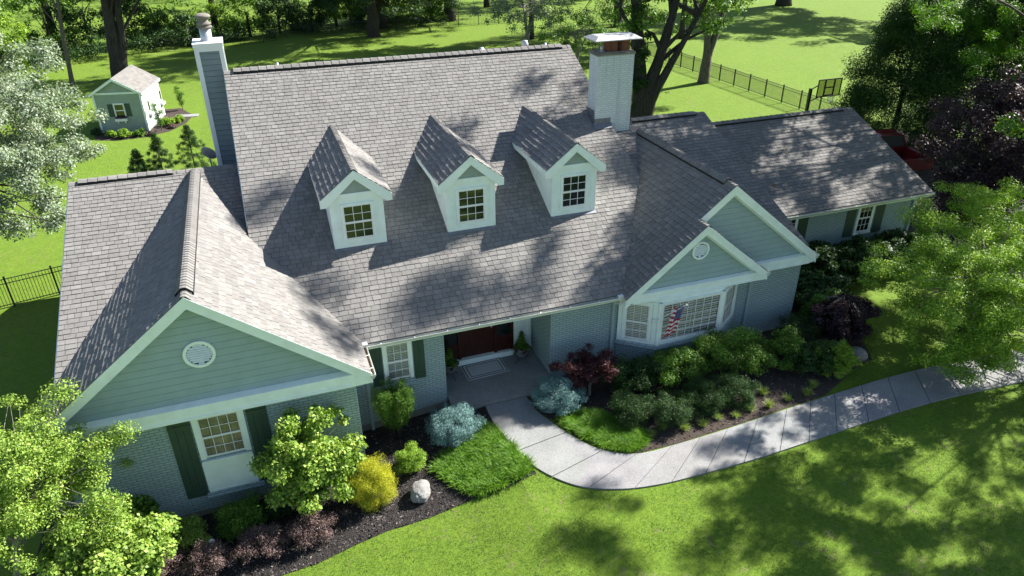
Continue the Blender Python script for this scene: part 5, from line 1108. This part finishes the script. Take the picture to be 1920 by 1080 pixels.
# ================================================================ FENCES
def fence(a, b, label, h=1.25, sp=1.83, pick=.11, gate=None, skip=()):
    a = Vector((*a, 0)); b = Vector((*b, 0)); d = (b-a).normalized(); ln = (b-a).length; n = max(1, round(ln/sp)); sp = ln/n
    z = G(a.x); t = thing('picket_fence', label, 'fence', (a.x, a.y, z))
    s_ = Vector((-d.y, d.x, 0)); post = None; panel = None
    for i in range(n+1):
        p = d*(sp*i); zz = G(a.x+p.x)-z
        if post is None:
            mb = MB(); mb.box(-.032, .032, -.032, .032, -.1, h+.05); mb.box(-.04, .04, -.04, .04, h+.05, h+.075); post = mb.build('post', M['blackmetal'], t, local=True); o = post
        else: o = post.copy(); COL.objects.link(o)
        o.location = (p.x, p.y, zz); o.rotation_euler = (0, 0, math.atan2(d.y, d.x))
        if i < n:
            if panel is None:
                mb = MB()
                for zr in (.12, h-.22, h-.03): mb.box(.03, sp-.03, -.014, .014, zr-.014, zr+.014)
                k = pick
                while k < sp-.03: mb.box(k-.009, k+.009, -.009, .009, .06, h-.03); k += pick
                panel = mb.build('panel', M['blackmetal'], t, local=True); o = panel
            else: o = panel.copy(); COL.objects.link(o)
            o.location = (p.x, p.y, zz); o.rotation_euler = (0, 0, math.atan2(d.y, d.x))
fence((36.3, 44.5), (37.4, 18.5), 'long black metal picket fence across the back lawn beside the basketball hoop')
fence((-15.8, 11.6), (-4.95, 14.4), 'black metal picket fence running up to the left wing of the house', 1.25, 1.55, .115)
fence((-26, 67.5), (34, 67.0), 'black metal picket fence along the wooded back boundary', 1.25, 2.4, .16)
# ================================================================ BASKETBALL HOOP
def hoop():
    t = thing('basketball_hoop', 'black basketball hoop with clear backboard beyond the rear wing roof', 'basketball hoop', (34.2, 20.0, -.08)); x, y = 34.2, 20.0
    mb = MB(); mb.box(x-.08, x+.08, y-.08, y+.08, -.1, 2.55); mb.tube([(x, y, 1.7), (x+.7, y-.15, 2.0), (x+1.3, y-.28, 2.05)], .035, 6); mb.tube([(x, y, 2.45), (x+.4, y-.1, 2.7)], .035, 6); mb.build('pole', M['blackmetal'], t)
    T = Matrix.Translation((x+.25, y-.30, 2.0)) @ Matrix.Rotation(R(0), 4, 'Z'); f = MB(); f.T = T
    W_, H_ = 1.83, 1.12
    for a in ((0, .05, 0, H_), (W_-.05, W_, 0, H_), (.05, W_-.05, 0, .05), (.05, W_-.05, H_-.05, H_), (.52, .60, .05, H_-.05), (1.23, 1.31, .05, H_-.05), (.6, 1.23, .55, .62), (.6, 1.23, .08, .13)): f.box(a[0], a[1], -.03, .03, a[2], a[3])
    f.build('backboard_frame', M['blackmetal'], t); p = MB(); p.T = T; p.box(.05, W_-.05, -.005, .005, .05, H_-.05); p.build('backboard', M['acryl'], t)
    r = MB(); cx, cy, cz = x+.25+.915, y-.30-.28, 2.12; n = 20
    r.tube([(cx+.23*math.cos(2*math.pi*j/n), cy+.23*math.sin(2*math.pi*j/n), cz) for j in range(n+1)], .012, 6, False); r.box(cx-.06, cx+.06, cy+.22, cy+.27, cz-.06, cz+.02); r.build('rim', M['flue'], t)
    q = MB()
    for j in range(12):
        for sg in (-1, 1):
            pts = [(cx+(.23-.10*k/4)*math.cos(2*math.pi*j/12+sg*.26*k), cy+(.23-.10*k/4)*math.sin(2*math.pi*j/12+sg*.26*k), cz-.1*k) for k in range(5)]; q.tube(pts, .006, 4, False)
    q.build('net', M['white2'], t)
def acryl():
    m = bpy.data.materials.new('acrylic'); m.use_nodes = True; t = m.node_tree; t.nodes.clear(); o = t.nodes.new('ShaderNodeOutputMaterial')
    g = t.nodes.new('ShaderNodeBsdfTransparent'); g.inputs[0].default_value = (.60, .61, .50, 1); d = t.nodes.new('ShaderNodeBsdfGlossy'); d.inputs[1].default_value = .1; mx = t.nodes.new('ShaderNodeMixShader'); mx.inputs[0].default_value = .06
    t.links.new(g.outputs[0], mx.inputs[1]); t.links.new(d.outputs[0], mx.inputs[2]); t.links.new(mx.outputs[0], o.inputs[0]); return m
M['acryl'] = acryl(); hoop()
# ================================================================ TRUCK
M['red'] = mat('red_truck_paint', (.12, .008, .009), .3, .5); M['red'].node_tree.nodes['Principled BSDF'].inputs['Coat Weight'].default_value = .5
M['tyre'] = mat('rubber', (.02, .02, .02), .8); M['lamp'] = mat('lamp_glass', (.3, .02, .02), .2)
def truck():
    t = thing('pickup_truck', 'dark red pickup truck with open bed parked under trees beyond the rear wing', 'pickup truck', (33.7, 12.8, -.08), R(-8))
    def B(mb, nm, m, par=None): o = mb.build(nm, m, par or t, local=True); return o
    # local: +y forward (cab), tailgate at y=-2.6 ; half width .95
    w = .95; b = MB()
    def bevbox(x0, x1, y0, y1, z0, z1, r=.06):
        b.add([(x0, y0, z0), (x1, y0, z0), (x1, y1, z0), (x0, y1, z0), (x0, y0, z1-r), (x1, y0, z1-r), (x1, y1, z1-r), (x0, y1, z1-r), (x0+r, y0+r*.5, z1), (x1-r, y0+r*.5, z1), (x1-r, y1-r*.5, z1), (x0+r, y1-r*.5, z1)],
              [(0, 3, 2, 1), (0, 1, 5, 4), (1, 2, 6, 5), (2, 3, 7, 6), (3, 0, 4, 7), (4, 5, 9, 8), (5, 6, 10, 9), (6, 7, 11, 10), (7, 4, 8, 11), (8, 9, 10, 11)])
    bevbox(-w, -w+.14, -2.6, -.55, .52, 1.22); bevbox(w-.14, w, -2.6, -.55, .52, 1.22); b.box(-w+.14, w-.14, -2.5, -.55, .62, .70); b.box(-w+.14, w-.14, -.63, -.55, .7, 1.2)
    for i in range(9): b.box(-.7+.17*i, -.62+.17*i, -2.5, -.63, .7, .715)
    bevbox(-w, w, -.55, 1.2, .5, 1.18); bevbox(-w, w, 1.2, 2.75, .5, 1.08, .14)
    B(b, 'body', M['red']); b = MB(); bevbox(-w+.02, w-.02, -2.66, -2.58, .6, 1.22, .02); B(b, 'tailgate', M['red'])
    c = MB(); A = [(-.88, -.50, 1.18), (.88, -.50, 1.18), (.88, 1.25, 1.18), (-.88, 1.25, 1.18)]; Bt = [(-.70, -.30, 1.78), (.70, -.30, 1.78), (.70, .75, 1.80), (-.70, .75, 1.80)]; C3 = [(-.6, -.2, 1.83), (.6, -.2, 1.83), (.6, .65, 1.85), (-.6, .65, 1.85)]
    c.add(Bt+C3, [(0, 1, 5, 4), (1, 2, 6, 5), (2, 3, 7, 6), (3, 0, 4, 7), (4, 5, 6, 7)])
    for i in range(4): a0 = Vector(A[i]); b0 = Vector(Bt[i]); c.tube([a0, b0], .05, 6)
    B(c, 'cab', M['red']); g = MB(); k = [Vector(p)*.97+Vector((0, .01, .04)) for p in A]; kb = [Vector(p)-Vector((0, 0, .01)) for p in Bt]; g.add(k+kb, [(0, 1, 5, 4), (1, 2, 6, 5), (2, 3, 7, 6), (3, 0, 4, 7)]); B(g, 'cab_glass', M['room'])
    p = MB(); p.box(-.95, .95, -2.82, -2.66, .42, .58); B(p, 'bumper', M['blackmetal']); pl = MB(); pl.box(-.62, -.30, -2.835, -2.822, .42, .57); B(pl, 'number_plate', M['plate'])
    for x in (-.93, .80): l = MB(); l.box(x, x+.13, -2.67, -2.662, .8, 1.05); B(l, 'tail_light', M['lamp'])
    for x in (-.92, .92):
        for y in (-1.75, 1.75):
            q = MB(); q.tube([(x-.12, y, .36), (x+.12, y, .36)], .36, 18); wq = B(q, 'wheel', M['tyre']); h = MB(); h.tube([(x-.125, y, .36), (x+.125, y, .36)], .2, 12); B(h, 'rim', M['galv'], wq)
M['plate'] = mat('number_plate', (.25, .45, .55), .5); truck()
# ================================================================ PORCH THINGS, FLAG, SMALL THINGS
def doormat():
    T = Matrix.Translation((6.42, 1.48, 0)) @ Matrix.Rotation(R(2), 4, 'Z'); t = thing('doormat', 'grey doormat with double black border line on the porch floor', 'doormat', (6.42, 1.48, .085))
    m = MB(); m.T = T; m.box(-.70, .70, -.43, .43, .082, .094); m.build('mat', M['matgrey'], t); l = MB(); l.T = T
    for a, b in ((.67, .40), (.56, .30)):
        w = .028 if a > .6 else .022
        l.box(-a, a, b-w, b, .094, .0975); l.box(-a, a, -b, -b+w, .094, .0975); l.box(-a, -a+w, -b+w, b-w, .094, .0975); l.box(a-w, a, -b+w, b-w, .094, .0975)
    l.build('border', M['dark'], t)
M['matgrey'] = wood_paint('mat_fabric', (.52, .53, .52), .1, .95); doormat()
M['urn'] = wood_paint('planter_stone', (.16, .17, .16), .4, .9)
def planter(x, y, label, seed):
    t = thing('planter', label, 'planter', (x, y, .08)); p = MB(); p.lathe([(.12, .20), (.19, .24), (.23, .36), (.25, .50), (.27, .52), (.27, .55), (.24, .55), (.22, .48), (.001, .48)], (x, y, .08), 24); p.build('pot', M['urn'], t, True)
    s = MB()
    for j in range(4):
        a = j*math.pi/2+.4; c, q = math.cos(a), math.sin(a); s.tube([(x+.2*c, y+.2*q, .36), (x+.14*c, y+.14*q, .28), (x+.22*c, y+.22*q, .16), (x+.27*c, y+.27*q, .085), (x+.31*c, y+.31*q, .11)], .009, 6)
    s.tube([(x+.19*math.cos(k*.4), y+.19*math.sin(k*.4), .31) for k in range(17)], .008, 5, False); s.build('stand', M['blackmetal'], t)
    C_ = [(x, y, .72), (x, y, .88), (x, y, 1.02), (x, y, 1.15), (x+.14, y-.1, .66), (x-.16, y-.06, .66), (x+.05, y-.18, .64), (x-.05, y+.15, .66)]; leaves('plant', C_, [.17, .15, .12, .08, .12, .12, .12, .12], 1500, .06, L['mid'], t, seed, asp=.5)
    leaves('trailing_flowers', [(x+.2, y-.1, .6), (x-.22, y-.08, .6), (x, y-.22, .58)], [.1, .1, .1], 300, .06, L['red'], t, seed+1)
planter(7.72, 1.52, 'stone planter with a small cone shrub on an iron stand right of the front door', 5)
planter(5.25, 1.45, 'stone planter with leafy plant on an iron stand left of the front door', 15)
def flag():
    t = thing('flag', 'striped red, white and blue flag hanging from a short pole on the bay window', 'flag', (11.55, -.36, 1.75)); a = Vector((11.42, -.36, 1.86)); d = Vector((.62, -.55, .72)).normalized(); b = a+d*1.25
    m = MB(); m.tube([a, b], .013, 8); m.lathe([(.001, -.03), (.028, -.015), (.03, .01), (.015, .03), (.001, .035)], tuple(b), 10); m.box(a.x-.04, a.x+.04, a.y-.02, a.y+.03, a.z-.08, a.z+.08); m.build('flag_pole', M['white2'], t)
    nu, nv = 40, 26; L1, H1 = .80, 1.10                        # hoist runs down the pole, fly hangs down
    V_ = []; rg = random.Random(1)
    for j in range(nv+1):
        for i in range(nu+1):
            u = i/nu; v = j/nv                                  # u across the gathered cloth, v down its hang
            p = b-d*(.05+.50*u)+Vector((-.26*v, -.03*v, -.86*v+.16*u*(1-v)))+Vector((.05*u, 0, 0))
            fold = .05*math.sin(u*11+v*2)+.02*math.sin(v*9+u*4); V_.append(p+Vector((d.y, -d.x, 0)).normalized()*fold)
    me = MB(); F_ = []
    me.v = [tuple(p) for p in V_]
    for j in range(nv):
        for i in range(nu):
            me.f.append((j*(nu+1)+i, j*(nu+1)+i+1, (j+1)*(nu+1)+i+1, (j+1)*(nu+1)+i)); v = j/nv; u = i/nu
            if u < .62 and v < .46:
                me.mi.append(2 if not ((i % 3 == 1) and (j % 2 == (i//3) % 2)) else 1)
            else: me.mi.append(0 if int(v*13+.3*u) % 2 == 0 else 1)
    o = me.build('flag_cloth', [M['flagred'], M['flagwhite'], M['flagblue']], t)
for k, c in (('flagred', (.42, .02, .03)), ('flagwhite', (.72, .70, .70)), ('flagblue', (.03, .03, .16))):
    M[k] = mat(k.replace('flag', 'flag_'), c, .8)
flag()
def yard_light():
    t = thing('path_light', 'small white capped garden light between the boxwoods', 'garden light', (-2.02, -2.55, G(-2.02))); m = MB(); m.lathe([(.03, 0), (.03, .28), (.07, .30), (.08, .33), (.03, .38), (.001, .39)], (-2.02, -2.55, G(-2.02)), 14); m.build('lantern', M['white2'], t, True)
yard_light()
M['teal'] = mat('teal_metal', (.01, .20, .24), .4)
def hose_reel():
    x, y, z = -5.5, -.75, -.2; t = thing('hose_reel', 'teal wire hose hanger half hidden behind the yellow-green tree', 'hose hanger', (x, y, G(x))); m = MB()
    for j in range(10): a = math.pi*2*j/10; m.tube([(x, y, z+.5), (x+.3*math.cos(a), y, z+.5+.3*math.sin(a))], .012, 5)
    for r in (.3, .2): m.tube([(x+r*math.cos(k*.314), y, z+.5+r*math.sin(k*.314)) for k in range(21)], .014, 5, False)
    m.tube([(x-.2, y, G(x)), (x, y, z+.5), (x+.2, y, G(x))], .014, 5); m.build('wire_frame', M['teal'], t)
hose_reel()
def debris(x, y, zf, label, n, r, seed, fallen=None):
    rg = random.Random(seed); m = MB(); z = zf(x, y)+.03
    for i in range(n):
        a = rg.uniform(0, 6.28); c = Vector((x+rg.gauss(0, r*.3), y+rg.gauss(0, r*.3), 0)); c.z = zf(c.x, c.y)+.03; e = c+Vector((math.cos(a), math.sin(a), 0))*rg.uniform(.3, 1)*r; e.z = zf(e.x, e.y)+.03+rg.random()*.03
        m.tube([c, c.lerp(e, .5)+Vector((0, 0, .03*rg.random())), e], [.006, .005, .003], 4)
    tag(m.build('twig_debris', M['bark_l']), label, 'twigs')
debris(21.4, 6.55, zfar, 'fallen broken twig lying high on the rear wing roof', 22, .38, 4)
debris(19.7, 4.9, zfar, 'small scatter of dead leaves low on the rear wing roof', 30, .16, 5)
mb = MB()
rg_ = random.Random(9)
for i in range(140):
    yy = rg_.uniform(2.6, 3.9)+rg_.gauss(0, .1); xx = 12.2+(yy-2.6)*.65+rg_.gauss(0, .06); zz = max(zmain(xx, yy), zwl(xx, yy))+.035; a = rg_.uniform(0, 6.28); l = .03
    mb.add([(xx, yy, zz), (xx+l*math.cos(a), yy+l*math.sin(a), zz+.01), (xx+l*.3, yy+l*.4, zz+.02)], [(0, 1, 2)])
tag(mb.build('dead_leaves', M['gutter_in']), 'brown dead leaves caught in the roof valley right of the third dormer', 'leaves', None, 'stuff')
def wire(a, b, label, sag):
    a = Vector(a); b = Vector(b); m = MB(); m.tube([a.lerp(b, i/16)-Vector((0, 0, sag*4*(i/16)*(1-i/16))) for i in range(17)], .012, 5); tag(m.build('cable', M['blackmetal']), label, 'cable')
wire((-4.93, 7.2, 5.55), (-30, 9.5, 6.5), 'thin black overhead cable attached to the left wing roof peak', .35)
